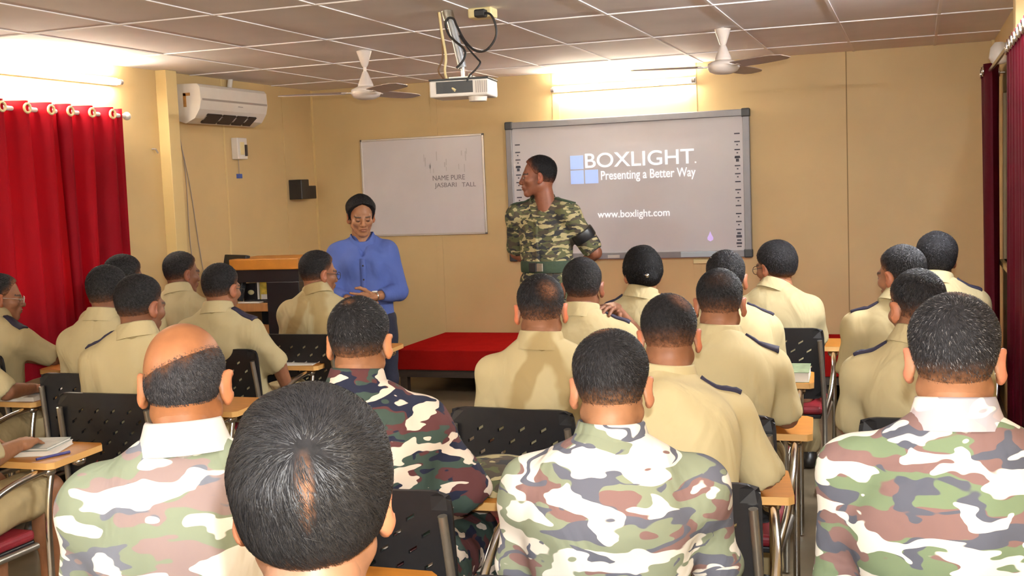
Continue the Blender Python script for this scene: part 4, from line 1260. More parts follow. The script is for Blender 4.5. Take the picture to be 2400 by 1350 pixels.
    for s in (1, -1):
        E, W = arms[s]
        f.cone(N + np.array((0, 0, -0.020)) - fw * 0.008 + rt * s * 0.02, S[s] + np.array((0, 0, -0.004)), 0.056, 0.060, 0.05)
        f.ell(S[s], (0.066, 0.066, 0.070), 0.04)
        if sl <= 1.0:
            e = S[s] + (E - S[s]) * sl
            f.cone(S[s], e, 0.064, P.get('cuff', 0.064), 0.04)
        else:
            f.cone(S[s], E, 0.064, 0.057, 0.04)
            f.cone(E, E + (W - E) * (sl - 1.0), 0.057, 0.047, 0.012)
    if P.get('tails'):                                          # untucked shirt
        f.cone(Pv + np.array((0, 0, 0.03)), Pv + np.array((0, 0, -0.09)), 0.172 * g, 0.180 * g, 0.03, sq)
    f.ripple(P.get('ripple', 0.0026), seed)
    # open ends: neck, cuffs and hem are flat cuts
    for s in (1, -1):
        E, W = arms[s]
        if sl <= 1.0: p, d = S[s] + (E - S[s]) * (sl + 0.02), (E - S[s])
        else: p, d = E + (W - E) * (sl - 1.0), (W - E)
        d = d / np.linalg.norm(d)
        f.cone(p + d * 0.075, p + d * 0.16, 0.070, 0.075, 0.0, op='s') if sl <= 1.0 else f.cone(p + d * 0.055, p + d * 0.12, 0.05, 0.055, 0.0, op='s')
    f.cut((0, 0, zlo), (0, 0, -1))
    if P.get('vneck'): f.cone(N + fw * 0.07 + np.array((0, 0, 0.05)), N + fw * 0.125 + np.array((0, 0, -0.10)), 0.054, 0.010, 0.01, op='s')
    sV, sQ = f.mesh()
    np_mesh('shirt', sV, sQ, P['shirt'], root)
    if P.get('vneck'):                                          # button strip down the front
        V = []
        zs = np.linspace(N[2] - 0.115, zlo + 0.01, 22)
        dd = np.arange(0.30, 0.0, -0.003)
        for zz in zs:
            o_ = Pv + (N - Pv) * ((zz - Pv[2]) / (N[2] - Pv[2]))
            for w in (-0.016, 0.016):
                q = o_[None, :] + fw[None, :] * dd[:, None] + rt[None, :] * w
                q[:, 2] = zz
                hit = np.argmax(f.at(q) < 0)
                V.append(q[hit] + fw * 0.003)
        F = [(2 * i, 2 * i + 2, 2 * i + 3, 2 * i + 1) for i in range(len(zs) - 1)]
        mb = MB(); mb.add(V, F, P['shirt'], True)
        o = mb.build('placket', root); so = o.modifiers.new('thick', 'SOLIDIFY'); so.thickness = 0.004
        for i in range(2, len(zs) - 1, 4):
            c = (np.array(V[2 * i]) + np.array(V[2 * i + 1])) / 2 + fw * 0.003
            mb = MB(); mb.ball(tuple(c), (0.006, 0.004, 0.006), M['glass_frame']); mb.build('button', root)
    # ---------------- collar
    nd = (Hc + Rh @ np.array((0, -0.03, -0.07))) - N; nd = nd / np.linalg.norm(nd)
    cz = nd * 0.6 + np.array((0, 0, 0.4)) - fw * 0.10; cz /= np.linalg.norm(cz)
    cxv = rt - cz * rt.dot(cz); cxv /= np.linalg.norm(cxv); cyv = np.cross(cz, cxv)
    RC = np.stack([cxv, cyv, cz], 1)
    mb = MB()
    cb = N + fw * 0.010 + np.array((0, 0, 0.0))
    mb.lathe([(0.094, -0.022), (0.089, -0.006), (0.081, 0.016), (0.075, 0.036), (0.072, 0.041), (0.068, 0.037), (0.066, 0.010)], P.get('collar', P['shirt']), 36, cb, RC, 1.0, 1.02)
    v = mb.v[0]
    # the front of the collar drops away and opens
    for vv in mb.v:
        r = (vv - cb) @ RC
        k = np.clip(r[:, 1] / 0.085, 0, 1) ** 2
        r[:, 2] -= 0.045 * k
        if P.get('vneck'):
            fr = np.clip(r[:, 1] / 0.10, 0, 1)
            r[:, 0] += np.sign(r[:, 0]) * 0.030 * fr ** 2
            r[:, 2] -= 0.060 * fr ** 3
        vv[:] = r @ RC.T + cb
    mb.build('collar', root)
    # ---------------- shoulder straps
    if P.get('epaulette'):
        for s in (1, -1):
            if P.get('epaulette') != 'both' and s != P.get('epaulette'): continue
            a = N + rt * s * 0.095 + fw * 0.005; c = N + rt * s * (sh + 0.035) + fw * 0.012
            V = []; nn = 9
            for i in range(nn):
                p = a + (c - a) * i / (nn - 1)
                for j in (-1, 0, 1):
                    w = 0.026 if i < nn - 1 else 0.028
                    q = p + fw * w * j
                    zz = np.arange(N[2] + 0.09, N[2] - 0.25, -0.004)
                    val = f.at(np.stack([np.full_like(zz, q[0]), np.full_like(zz, q[1]), zz], 1))
                    hit = np.argmax(val < 0)
                    V.append((q[0], q[1], zz[hit] + 0.006))
            F = [(i * 3 + j, i * 3 + j + 1, i * 3 + j + 4, i * 3 + j + 3) for i in range(nn - 1) for j in (0, 1)]
            if s < 0: F = [t[::-1] for t in F]
            mb = MB(); mb.add(V, F, P.get('epmat', M['navy']), True)
            o = mb.build('epaulette', root)
            so = o.modifiers.new('thick', 'SOLIDIFY'); so.thickness = 0.010; so.offset = 0.3
    # ---------------- trousers
    tlo = np.array(lo); thi = np.array(hi); thi[2] = Pv[2] + 0.16
    f = Field(tlo, thi, 0.0125)
    f.cone(Pv, Pv + np.array((0, 0, 0.07)), 0.152 * g, 0.148 * g, 0.03, sq)
    tl = P.get('leg_cut', 0.93)
    for s in (1, -1):
        if tl <= 0.3:                                           # short trousers stop above the knee
            f.cone(hips[s], hips[s] + (knees[s] - hips[s]) * 0.78, 0.100, 0.088, 0.03)
        else:
            f.cone(hips[s], knees[s], 0.098, 0.074, 0.03)
            f.cone(knees[s], knees[s] + (ank[s] - knees[s]) * tl, 0.072, 0.060, 0.02)
    f.ripple(0.004, seed + 5)
    f.cut(Pv + np.array((0, 0, P.get('waist', 0.09))), (0, 0, 1))
    if tl > 0.3: f.cut((0, 0, 0.055), (0, 0, -1))
    tV, tQ = f.mesh()
    np_mesh('trousers', tV, tQ, P['trousers'], root)
    # ---------------- shoes
    for s in (1, -1):
        a = ank[s]
        f = Field(a + np.array((-0.07, -0.11, -0.095)), a + np.array((0.07, 0.24, 0.06)), 0.009)
        f.cone(a + np.array((0, -0.035, -0.045)), a + np.array((0, 0.155, -0.055)), 0.043, 0.036, 0.02)
        f.cone(a + np.array((0, -0.01, -0.04)), a + np.array((0, -0.005, 0.02)), 0.044, 0.045, 0.02)
        f.cut((0, 0, 0.004), (0, 0, -1))
        v, q = f.mesh()
        np_mesh('shoe', v, q, P.get('shoe', M['shoe']), root)
    if P.get('specs') is not None: spectacles(root, Hc, Rh * hs, P['specs'])
    if P.get('watch'):
        E, W = arms[P['watch']]; d = (W - E) / np.linalg.norm(W - E)
        z = np.array((0, 0, 1.0)); z = z - d * z.dot(d); z /= np.linalg.norm(z); x = np.cross(d, z)
        RW_ = np.stack([x, z, d], 1)
        mb = MB(); mb.torus(W - d * 0.018, 0.029, 0.006, M['chrome'], 'z', 20, 6, RW_)
        mb.lathe([(0.016, -0.004), (0.017, 0.002), (0.001, 0.003)], M['paper'], 16, W - d * 0.018 + z * 0.032, np.stack([x, d, z], 1))
        mb.build('wristwatch', root)
    P['_'] = dict(N=N, S=S, Pv=Pv, Hc=Hc, Rh=Rh, arms=arms, fw=fw, rt=rt)
    return root

# ------------------------------------------------------------------ writing chair
def perforated_back():
    """moulded back panel with rows of slanting slots, curved to the sitter"""
    W, H = 0.46, 0.36
    nx, nz = 9, 6
    mx, mz = 0.055, 0.05
    V = []; F = []
    def curve(x, z):
        return (x, -0.20 - 0.10 * z + 0.10 * (x * x) - 0.0, 0.50 + z)
    us = [0.0]
    cw = (W - 2 * mx) / nx; chh = (H - 2 * mz) / nz
    # slot columns and rows
    xs = [-W / 2, -W / 2 + 0.012, -W / 2 + mx]
    for i in range(nx): xs += [-W / 2 + mx + cw * (i + 0.20), -W / 2 + mx + cw * (i + 0.80), -W / 2 + mx + cw * (i + 1)]
    xs += [W / 2 - 0.012, W / 2]
    zs = [0.0, 0.012, mz]
    for j in range(nz): zs += [mz + chh * (j + 0.38), mz + chh * (j + 0.62), mz + chh * (j + 1)]
    zs += [H - 0.012, H]
    for zi, z in enumerate(zs):
        for xi, x in enumerate(xs):
            zz = z
            jx = (xi - 3) % 3; jz = (zi - 3) % 3
            if 3 <= xi < 3 + 3 * nx and 3 <= zi < 3 + 3 * nz and jz in (0, 1) and jx in (0, 1):
                zz = z + (0.007 if jx == 1 else -0.007)
            # rounded outer corners
            ax = abs(x)
            if zi in (0, len(zs) - 1) and xi in (0, len(xs) - 1): x_ = math.copysign(ax - 0.016, x); zz = z + (0.016 if zi == 0 else -0.016)
            elif zi in (0, len(zs) - 1) and xi in (1, len(xs) - 2): x_ = math.copysign(ax - 0.022, x); zz = z + (0.003 if zi == 0 else -0.003)
            elif zi in (1, len(zs) - 2) and xi in (0, len(xs) - 1): x_ = math.copysign(ax - 0.003, x); zz = z + (0.022 if zi == 1 else -0.022) * 0.6
            else: x_ = x
            V.append(curve(x_, zz))
    nX = len(xs)
    for zi in range(len(zs) - 1):
        for xi in range(nX - 1):
            cx_, cz_ = xi - 3, zi - 3
            hole = 0 <= cx_ < 3 * nx and 0 <= cz_ < 3 * nz and cx_ % 3 == 0 and cz_ % 3 == 0 and ((cx_ // 3 + cz_ // 3) % 2 == 0)
            if hole: continue
            a = zi * nX + xi
            F.append((a, a + 1, a + nX + 1, a + nX))
    return V, F

def make_chair(label):
    root = thing('writing_chair', label, 'chair', (0, 0, 0), 0, 'writing-pad chairs of the audience')
    V, F = perforated_back()
    mb = MB(); mb.add(V, F, M['black_plastic'])
    o = mb.build('backrest', root); so = o.modifiers.new('thick', 'SOLIDIFY'); so.thickness = 0.012; so.offset = 0
    mb = MB(); mb.box((-0.21, -0.19, 0.415), (0.21, 0.23, 0.455), M['red_seat']); mb.build('seat', root, bevel=0.015, seg=3)
    mb = MB(); mb.box((-0.205, -0.185, 0.395), (0.205, 0.225, 0.415), M['black_plastic']); mb.build('seat_pan', root, bevel=0.004)
    t = 0.0125
    for s in (-1, 1):
        x = s * 0.225
        mb = MB(); mb.tube(smooth_path([(x, -0.255, 0.005), (x, -0.215, 0.25), (x, -0.205, 0.42), (x * 0.97, -0.222, 0.62), (x * 0.93, -0.248, 0.80)], 20), t, M['steel'], 10); mb.build('rear_leg', root)
        mb = MB(); mb.tube([(x, -0.20, 0.40), (x, 0.215, 0.40)], t, M['steel'], 10); mb.build('side_rail', root)
        mb = MB(); mb.tube([(x, -0.235, 0.14), (x, 0.235, 0.14)], 0.009, M['steel'], 8); mb.build('stretcher', root)
    mb = MB(); mb.tube([(-0.225, 0.24, 0.005), (-0.225, 0.215, 0.40)], t, M['steel'], 10); mb.build('front_leg', root)
    mb = MB(); mb.tube(smooth_path([(0.235, 0.265, 0.005), (0.238, 0.262, 0.30), (0.240, 0.268, 0.52), (0.240, 0.30, 0.662)], 16), t, M['chrome'], 10); mb.build('front_leg', root)
    mb = MB(); mb.tube(smooth_path([(0.225, -0.19, 0.42), (0.250, -0.14, 0.52), (0.258, -0.04, 0.612), (0.250, 0.10, 0.652), (0.235, 0.30, 0.664), (0.22, 0.44, 0.664)], 24), t, M['chrome'], 10); mb.build('pad_support', root)
    for y in (0.29, 0.45):
        mb = MB(); mb.ball((0.235, y, 0.656), (0.028, 0.03, 0.020), M['chrome']); mb.build('pad_bracket', root)
    poly = [(0.05, 0.225), (0.285, 0.225), (0.302, 0.245), (0.280, 0.53), (0.255, 0.555), (-0.03, 0.555), (-0.045, 0.53), (0.025, 0.25)]
    mb = MB(); mb.prism(poly, 0.676, 0.700, M['wood'], 'z', M['wood_edge']); mb.build('writing_pad', root, bevel=0.003)
    return root

def copy_tree(o, label):
    c = o.copy(); COL.objects.link(c); c['label'] = label
    for ch in o.children:
        d = ch.copy(); COL.objects.link(d); d.parent = c
    return c

# ------------------------------------------------------------------ dress
R = math.radians
KHA = (0.475, 0.395, 0.22)
def kmat(seed, k=1.0, stain=0.0): return khaki('khaki_cotton_%d' % seed, tuple(c * k for c in KHA), seed, stain)
TROU = khaki('khaki_trousers', (0.40, 0.31, 0.16), 2.0)
CAM = dict(
    C1=camouflage('flash_paled_camouflage', (0.215, 0.24, 0.165), (0.205, 0.12, 0.11), (0.11, 0.115, 0.145), (0.64, 0.60, 0.53), 1.0, 1.2, strokes=0.02, wt=0.535, bt=0.55),  # colours lightened to carry the flash overexposure
    R1=camouflage('green_camouflage_cloth', (0.145, 0.19, 0.11), (0.185, 0.11, 0.10), (0.085, 0.09, 0.115), (0.60, 0.57, 0.50), 2.0, 1.35, wt=0.55),
    L1=camouflage('flash_lit_camouflage', (0.185, 0.215, 0.15), (0.235, 0.175, 0.165), (0.135, 0.145, 0.175), (0.60, 0.57, 0.51), 3.0, 1.3, wt=0.535),  # pale from flash glare put into the palette
    L2=camouflage('dark_camouflage_cloth', (0.045, 0.068, 0.055), (0.095, 0.034, 0.034), (0.018, 0.02, 0.04), (0.62, 0.52, 0.42), 4.0, 1.6, wt=0.575),
    O=camouflage('olive_camouflage_cloth', (0.105, 0.11, 0.055), (0.085, 0.068, 0.05), (0.04, 0.04, 0.042), (0.40, 0.34, 0.18), 5.0, 2.4, wt=0.57),
)
L1_COLLAR = simple('pale_collar_cloth', (0.50, 0.49, 0.46), 0.85, noise=0.08, nscale=14)
R1_COLLAR = camouflage('pale_camouflage_collar', (0.55, 0.50, 0.47), (0.42, 0.35, 0.36), (0.35, 0.33, 0.36), (0.68, 0.64, 0.58), 6.0, 1.2)
BLUE = khaki('blue_shirt_cotton', (0.085, 0.128, 0.37), 8.0)

BR = (0.27, 0.115, 0.058); LT = (0.31, 0.138, 0.066); DK = (0.20, 0.082, 0.042)
people = []
def add(label, key, loc, yaw, chair=True, cyaw=0.0, mirror=False, cloc=None, **P):
    P['seed'] = len(people) * 13 + 3
    o = person(label, (loc[0], loc[1], 0), R(yaw), dict(P, **{k: R(P[k]) for k in ('hyaw',) if k in P}) if False else {**P, 'hyaw': R(P.get('hyaw', 0))})
    people.append((key, o, loc, cloc or loc, cyaw, mirror, chair))
    return o

RW_PAD = None
# right column
add('person in green camouflage shirt with greying cropped hair at the bottom right', 'R1', (0.05, 2.32), 1, hyaw=0, head=(0.065, 2.396, 1.374), near=1, hair='crew', grey=0.10, tone=1.3, thin=((0.012, -0.02, 0.12), (0.05, 0.05, 0.04), 0.6), pitch=0.16, shirt=CAM['R1'], collar=R1_COLLAR, trousers=CAM['R1'], skin=LT, ear=(0.48, 0.18, 0.10), sleeve=1.2, sh=0.185, strands=(7000, 0.010, 0.00042), cuff=0.066)
add('person in khaki with head turned left, directly in front of the greying man', 'R2', (0.05, 3.92), 2, sh=0.165, mirror=True, hyaw=30, head=(-0.009, 4.013, 1.294), near=2, hair='short', shirt=kmat(1), trousers=TROU, skin=BR, ear=(0.42, 0.15, 0.07), epaulette='both', pitch=0.14)
add('person in khaki turned left showing ear and cheek, by the right-hand curtain', 'R3', (0.0, 5.15), 3, hyaw=48, head=(-0.071, 5.164, 1.301), near=3, hair='crew', shirt=kmat(2, 0.97), trousers=TROU, skin=BR, epaulette='both')
add('person in khaki with tall dark hair, farthest forward beside the right-hand curtain', 'R4', (0.10, 6.05), 2, hyaw=14, head=(0.087, 6.072, 1.299), near=3, hair='thick', shirt=kmat(3, 0.97), trousers=TROU, skin=DK, epaulette='both', pitch=0.02)
# centre right column
add('person in pale camouflage shirt seen square from behind, bottom centre', 'C1', (-0.66, 2.43), 10, cloc=(-0.66, 2.30), cyaw=6, hyaw=12, head=(-0.657, 2.505, 1.285), near=1, hair='crew', thin=((-0.02, -0.03, 0.125), (0.05, 0.06, 0.05), 0.75), pitch=0.26, tone=1.1, shirt=CAM['C1'], trousers=CAM['C1'], skin=(0.34, 0.16, 0.08), ear=(0.46, 0.19, 0.10), sleeve=1.2, sh=0.182, strands=(7000, 0.013, 0.00042))
add('person in khaki leaning forward just behind the pale-camouflage man', 'C2', (-0.62, 3.05), 6, cyaw=5, hyaw=13, head=(-0.698, 3.342, 1.282), near=1, hair='short', thin=((0.03, -0.07, 0.09), (0.05, 0.05, 0.06), 0.6), pitch=0.30, shirt=kmat(4, 1.06), trousers=TROU, skin=BR, ear=(0.50, 0.16, 0.08), epaulette=1, sleeve=0.95, strands=(4500, 0.008, 0.00045), R=((0.220, 0.24, 0.76), (0.18, 0.45, 0.752)))
add('person in khaki with close-cropped brown scalp, elbow on the second writing pad', 'C3', (-0.66, 4.0), 4, cloc=(-0.66, 3.90), hyaw=9, head=(-0.677, 4.149, 1.292), near=2, hair='short', thin=((0.0, -0.07, 0.06), (0.07, 0.06, 0.06), 0.7), pitch=0.24, shirt=kmat(5, 1.03), trousers=TROU, skin=BR, epaulette=1, R=((0.222, 0.12, 0.76), (0.18, 0.36, 0.752)))
add('person in khaki mostly hidden behind the close-cropped man, dark crown showing', 'C3b', (-0.74, 5.02), 4, cloc=(-0.74, 4.93), hyaw=12, head=(-0.805, 5.116, 1.295), near=3, hair='crew', shirt=kmat(6), trousers=TROU, skin=BR, epaulette=1)
add('person in khaki with thick bobbed hair and spectacles looking left', 'C4', (-0.67, 6.05), 6, hyaw=52, head=(-0.699, 6.057, 1.274), near=3, hair='mop', shirt=kmat(7, 0.97), trousers=TROU, skin=BR, specs=M['glass_frame'], sh=0.165)
# centre left column
add('person in sweat-marked khaki seen from behind beside the stage', 'M1', (-1.255, 3.90), 12, cloc=(-1.31, 3.90), cyaw=-3, hyaw=17, head=(-1.255, 3.839, 1.306), near=2, hair='short', thin=((0.02, -0.08, 0.055), (0.06, 0.06, 0.06), 0.85), pitch=0.22, shirt=kmat(8, 1.08, 0.6), trousers=TROU, skin=BR, ear=(0.58, 0.17, 0.08), sh=0.160)
add('person in khaki with a hand on the neck, in front of the officer', 'M2', (-1.34, 4.80), 8, hyaw=14, head=(-1.378, 4.807, 1.295), near=2, hair='crew', shirt=kmat(9), trousers=TROU, skin=DK, epaulette=1, R=((0.225, 0.23, 0.86), (0.090, 0.095, 1.068)), bendR=(-0.22, -0.95, 0.10), palmR=(-0.2, 0.0, -1))
add('person in khaki with smooth black hair tied in a bun with a hair pin', 'M3', (-1.29, 5.60), 8, hyaw=28, head=(-1.291, 5.582, 1.29), near=3, hair='bun', shirt=kmat(10, 0.96), trousers=TROU, skin=(0.30, 0.14, 0.065), epaulette='both', sh=0.152, tone=0.5)
# left block
add('person with full dark hair and a thin parting at the crown, nearest the camera', 'L0', (-0.63, 1.08), 18, hyaw=24, head=(-0.652, 1.133, 1.394), near=0, hair='mop', crown=(0.0, -0.088, 0.075), thin=((0.004, -0.125, 0.038), (0.015, 0.05, 0.056), 0.72), pitch=0.04, tone=0.55, neck=0.15, lift=0.35, shirt=CAM['L2'], trousers=CAM['L2'], skin=(0.21, 0.10, 0.055), ear=(0.34, 0.135, 0.07), sh=0.175, hs=0.97, strands=(18000, 0.036, 0.00034), sleeve=1.1)
add('balding person in pale camouflage shirt at the lower left', 'L1', (-1.37, 1.93), 24, hyaw=21, head=(-1.384, 1.936, 1.375), near=1, hair='bald', tall=0.004, pitch=0.20, tone=1.9, shirt=CAM['L1'], collar=L1_COLLAR, trousers=CAM['L1'], skin=(0.27, 0.105, 0.04), ear=(0.40, 0.15, 0.065), sleeve=1.2, sh=0.180, strands=(6500, 0.010, 0.0004))
add('person in dark green and maroon camouflage with rolled sleeve, lower centre', 'L2', (-1.38, 2.86), 10, cyaw=4, cloc=(-1.36, 2.84), hyaw=13, head=(-1.49, 2.906, 1.323), near=1, hair='crew', grey=0.05, thin=((-0.01, -0.07, 0.10), (0.03, 0.03, 0.03), 0.9), pitch=0.18, shirt=CAM['L2'], trousers=CAM['L2'], skin=LT, ear=(0.58, 0.23, 0.10), sleeve=0.98, cuff=0.072, sh=0.182, epaulette=None, R=((0.195, 0.05, 0.765), (0.11, 0.28, 0.752)))
add('person in khaki turned right, behind the perforated chair back at far left', 'L3', (-3.05, 3.97), 10, sh=0.182, cloc=(-3.07, 3.97), hyaw=-8, head=(-2.994, 3.916, 1.317), near=2, hair='crew', shirt=kmat(11, 0.97), trousers=TROU, skin=DK, epaulette=-1, pitch=0.16)
add('person in khaki with dark spectacles and bare right forearm, beside the lectern monitor', 'L4', (-3.34, 5.17), 2, hyaw=-6, head=(-3.369, 5.058, 1.281), near=3, hair='crew', shirt=kmat(12, 0.97), trousers=TROU, skin=BR, specs=M['glass_frame'], epaulette=1, R=((0.215, -0.02, 0.74), (0.225, 0.10, 0.53)))
add('person in sweat-marked khaki and spectacles in profile, in front of the woman in blue', 'L5', (-3.20, 5.72), 6, hyaw=-33, head=(-3.193, 5.761, 1.297), near=3, hair='crew', shirt=kmat(13, 0.90, 0.6), trousers=TROU, skin=BR, specs=M['glass_frame'], sh=0.165)
add('person in khaki in front of the yellow pillar, head turned right', 'L6', (-4.14, 5.86), 0, hyaw=-26, head=(-4.16, 5.84, 1.304), near=3, hair='crew', shirt=kmat(14, 0.93), trousers=TROU, skin=DK)
add('person in khaki half hidden behind the man turned right at far left', 'L7', (-3.54, 4.40), 4, hyaw=4, head=(-3.52, 4.37, 1.328), near=3, hair='crew', shirt=kmat(15, 0.93), trousers=TROU, skin=DK)
add('person in khaki against the crimson curtain, only head and shoulder showing', 'L8', (-3.90, 4.98), 2, hyaw=-12, head=(-3.87, 4.94, 1.344), near=3, hair='crew', shirt=kmat(16, 0.93), trousers=TROU, skin=DK)
add('person in khaki with wire spectacles in profile at the left frame edge', 'L9', (-4.68, 4.90), -8, hyaw=-44, head=(-4.66, 4.92, 1.256), near=3, hair='crew', shirt=kmat(17, 0.93), trousers=TROU, skin=BR, specs=M['wire_frame'], epaulette='both', watch=1, R=((0.29, 0.10, 0.80), (0.20, 0.31, 0.765)), curl=0.15, spread=2.4)
add('person in khaki cut off by the left frame edge, elbow beside a white notebook', 'L10', (-4.20, 4.03), 2, hyaw=-10, head=(-4.20, 4.06, 1.28), near=3, hair='crew', shirt=kmat(18, 0.97), trousers=TROU, skin=BR, R=((0.29, 0.07, 0.78), (0.24, 0.30, 0.752)))
add('person in khaki shorts with bare knees, at the lower left frame edge', 'L11', (-3.22, 3.02), 2, hyaw=-10, head=(-3.22, 3.04, 1.27), near=3, hair='crew', shirt=kmat(19, 0.97), trousers=TROU, skin=LT, leg_cut=0.2, shoe=M['brown_shoe'])

# standing
add('standing officer in olive camouflage looking left, in front of the large board', 'O', (-2.17, 6.80), 167, chair=False, hyaw=108, head=(-2.199, 6.80, 1.797), near=2, stand=True, pelvis=(0, 0.0, 1.03), hipz=1.03, hair='crew', pitch=0.03, tone=0.6, shirt=CAM['O'], trousers=CAM['O'], skin=(0.24, 0.085, 0.045), sleeve=0.86, cuff=0.064, sh=0.185, hem=-0.02, girth=1.05, waist=0.08,
    epaulette='both', epmat=M['belt_green'], flat=0.66, ripple=0.003,
    R=((0.285, -0.10, 1.19), (0.07, -0.20, 1.03)), L=((-0.285, -0.10, 1.19), (-0.07, -0.19, 1.05)), palmR=(0, -1, 0), palmL=(0, -1, 0), shoe=M['shoe'], neck=0.150, sz=-0.088, vneck=True)
add('standing woman in a blue shirt with clasped hands, beside the small whiteboard', 'W', (-3.283, 6.50), -156, chair=False, hyaw=-145, head=(-3.283, 6.50, 1.586), near=2, stand=True, pelvis=(0, 0.0, 0.84), hipz=0.84, hair='woman', pitch=0.24, tone=0.9, shirt=BLUE, trousers=M['denim'], skin=(0.34, 0.155, 0.075), sleeve=1.62, sh=0.152, hem=0.10, tails=True, bust=True, girth=1.0, hs=0.95, flat=0.70, ripple=0.003, waist=0.02,
    R=((0.215, 0.03, 0.985), (0.065, 0.185, 0.955)), L=((-0.215, 0.03, 0.985), (-0.055, 0.20, 0.975)), palmR=(0, -1, 0.2), palmL=(0, -1, 0.2), watch=-1, eyes='down', curl=0.5, neck=0.150, sz=-0.088, vneck=True)

# officer's belt, arm band and shoulder badge; the bun's pin
off = people[-2][1]
mb = MB(); mb.lathe([(0.176, -0.035), (0.180, -0.02), (0.180, 0.02), (0.176, 0.035)], M['belt_green'], 40, (0, 0.0, 1.115), sx=1.0, sy=0.70); mb.build('belt', off)
mb = MB(); mb.box((0.0, 0.124, 1.085), (0.055, 0.136, 1.145), M['black_plastic']); mb.build('pouch', off, bevel=0.004)
mb = MB(); mb.box((-0.045, 0.122, 1.09), (0.0, 0.134, 1.14), M['steel']); mb.build('buckle', off, bevel=0.004)
mb = MB()
a = np.array((-0.185, 0.0, 1.41)); e = np.array((-0.285, -0.10, 1.19)); d = (e - a) / np.linalg.norm(e - a)
x = np.cross(d, (0, 1, 0)); x /= np.linalg.norm(x); y = np.cross(d, x)
mb.lathe([(0.071, 0.0), (0.073, 0.01), (0.072, 0.055), (0.070, 0.06)], M['black_plastic'], 26, a + d * 0.10, np.stack([x, y, d], 1)); mb.build('arm_band', off)
bun = [o for k, o, *_ in people if k == 'M3'][0]
hb = [c for c in bun.children if c.name.startswith('hair')][0]
co = np.array([v.co for v in hb.data.vertices[:4000]]); p = co[np.argmin(co[:, 1] + 0.3 * np.abs(co[:, 2] - co[:, 2].max() + 0.14))]
mb = MB(); mb.ball(tuple(p), (0.011, 0.009, 0.011), M['chrome']); mb.build('hair_pin', bun)
# ------------------------------------------------------------------ chairs under everyone seated
WHO = dict(R1='the greying man at the bottom right', R2='the khaki man before the greying man, pad on its left', R3='the man in khaki by the right-hand curtain', R4='the front man at the right-hand curtain',
    C1='the pale-camouflage man at bottom centre', C2='the khaki man leaning forward at right of centre', C3='the close-cropped khaki man', C3b='the half-hidden khaki man, a thick book on its pad', C4='the bob-haired sitter, its bright leg in the aisle',
    M1='the sweat-marked man by the stage', M2='the khaki man holding his neck', M3='the sitter with the black bun', L0='the nearest dark-haired person', L1='the balding man', L2='the dark-camouflage man, a cap on its pad',
    L3='the khaki man turned right at far left', L4='the khaki man with bare forearm, white paper on its pad', L5='the spectacled man in front of the woman', L6='the khaki man before the yellow pillar', L7='the half-hidden khaki man left of centre', L8='the khaki man against the crimson curtain', L9='the spectacled man at the left frame edge', L10='the man cut off at left, a white notebook on its pad', L11='the sitter in shorts, stacked books on its pad')
proto = None
CH = {}
for key, o, loc, cl, cyaw, mirror, has in people:
    if not has: continue
    lab = 'black writing chair of ' + WHO[key]
    c = make_chair(lab) if proto is None else copy_tree(proto, lab)
    proto = proto or c
    c.location = (cl[0], cl[1], 0); c.rotation_euler = (0, 0, R(cyaw))
    c.scale = (-1, 1, 1) if mirror else (1, 1, 1)
    CH[key] = c.location.copy(), R(cyaw), mirror

def on_pad(key, x, y, z=0.7005):
    l, a, m = CH[key]
    if m: x = -x
    p = rz(a) @ np.array((x, y, z)) + np.array(l)
    return tuple(p)

def notebook(key, x, y, w, d, h, mat, label, rot=0.0, group=None, z0=0.7005):
    root = thing('notebook', label, 'book', on_pad(key, x, y, z0), CH[key][1] + rot, group)
    mb = MB(); mb.box((-w / 2 + 0.004, -d / 2 + 0.004, 0.002), (w / 2 - 0.002, d / 2 - 0.004, h - 0.002), M['paper']); mb.build('pages', root)
    mb = MB(); mb.box((-w / 2, -d / 2, 0), (w / 2, d / 2, 0.002), mat); mb.box((-w / 2, -d / 2, h - 0.002), (w / 2, d / 2, h), mat); mb.build('cover', root)
    return root
def pen(key, x, y, rot, mat, label, z):
    root = thing('pen', label, 'pen', on_pad(key, x, y, z + 0.0055), CH[key][1] + rot)
    mb = MB(); mb.tube([(-0.06, 0, 0), (0.06, 0, 0)], 0.005, mat, 10); mb.build('barrel', root)
    mb = MB(); mb.tube([(0.025, 0, 0), (0.072, 0, 0)], 0.0055, mat, 10); mb.build('cap', root)
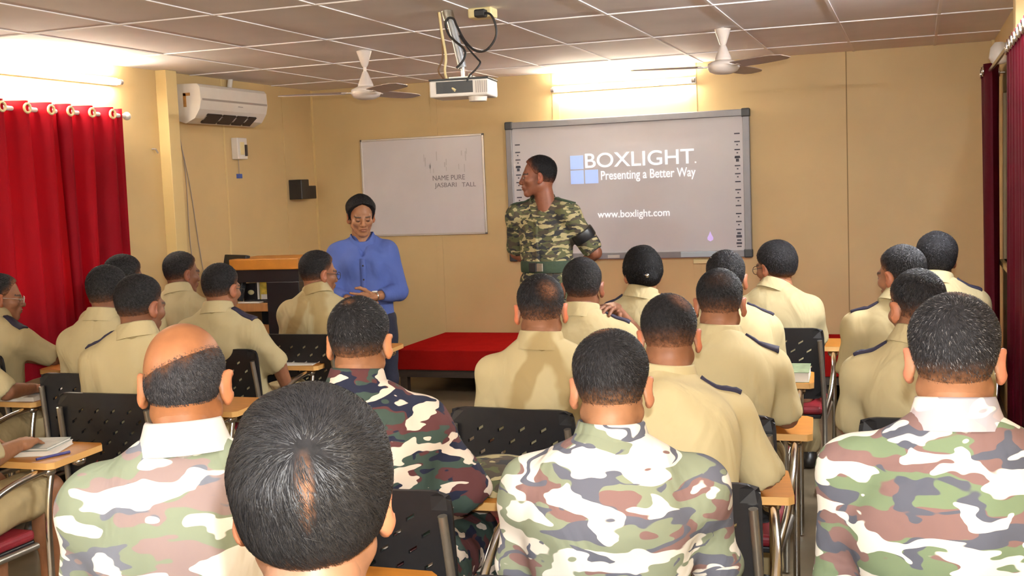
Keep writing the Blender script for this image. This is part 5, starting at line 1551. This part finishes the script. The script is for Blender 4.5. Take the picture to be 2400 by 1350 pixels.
notebook('L10', 0.17, 0.37, 0.20, 0.26, 0.02, M['paper'], 'white notebook with a black pen on it, on the writing pad at the left edge', 0.1)
pen('L10', 0.18, 0.36, 1.4, M['pen_black'], 'black pen lying on the white notebook', 0.7205)
notebook('L11', 0.09, 0.39, 0.21, 0.20, 0.018, M['paper'], 'white notebook under the grey-green one on the lower left pad', 0.35)
notebook('L11', 0.08, 0.395, 0.20, 0.19, 0.010, M['cover_grey'], 'grey-green covered book on top of the white notebook, lower left pad', 0.25, z0=0.7190)
pen('L11', 0.235, 0.31, 1.25, M['pen_blue'], 'dark blue pen on the orange writing pad at lower left', 0.7005)
notebook('C3b', 0.19, 0.37, 0.17, 0.26, 0.045, M['cover_green'], 'thick white-paged book with a green cover on a right-hand pad', 0.05)
mb = MB(); mb.box((-0.10, -0.13, 0), (0.10, 0.13, 0.003), M['paper']); o = mb.build('paper_sheet'); o.location = on_pad('L4', 0.14, 0.36); o.rotation_euler = (0, 0, 0.2); tag(o, 'white paper sheet on the writing pad beside the bare forearm', 'paper')
mb = MB(); mb.box((-0.08, -0.12, 0), (0.08, 0.12, 0.003), M['paper']); o = mb.build('paper_sheet'); o.location = on_pad('R2', 0.18, 0.36); tag(o, 'pale paper sheet on the pad left of the khaki man at right', 'paper')
# cap on the dark-camouflage man's pad
root = thing('cap', 'camouflage cap lying on the writing pad of the dark-camouflage man', 'cap', on_pad('L2', 0.17, 0.38), 0.5)
mb = MB(); mb.lathe([(0.098, 0.0), (0.100, 0.03), (0.098, 0.075), (0.090, 0.085), (0.05, 0.092), (0.001, 0.094)], CAM['O'], 30, sx=1.0, sy=1.1); mb.build('crown', root)
V = []; F = []
for i in range(13):
    t = math.pi * (i / 12) ; V += [(0.098 * math.cos(t), 0.105 * math.sin(t), 0.008), (0.105 * math.cos(t), 0.105 * math.sin(t) + 0.065 * math.sin(t), 0.002)]
for i in range(12): F.append((2 * i, 2 * i + 1, 2 * i + 3, 2 * i + 2))
mb = MB(); mb.add(V, F, CAM['O'], True); o = mb.build('brim', root); so = o.modifiers.new('thick', 'SOLIDIFY'); so.thickness = 0.003
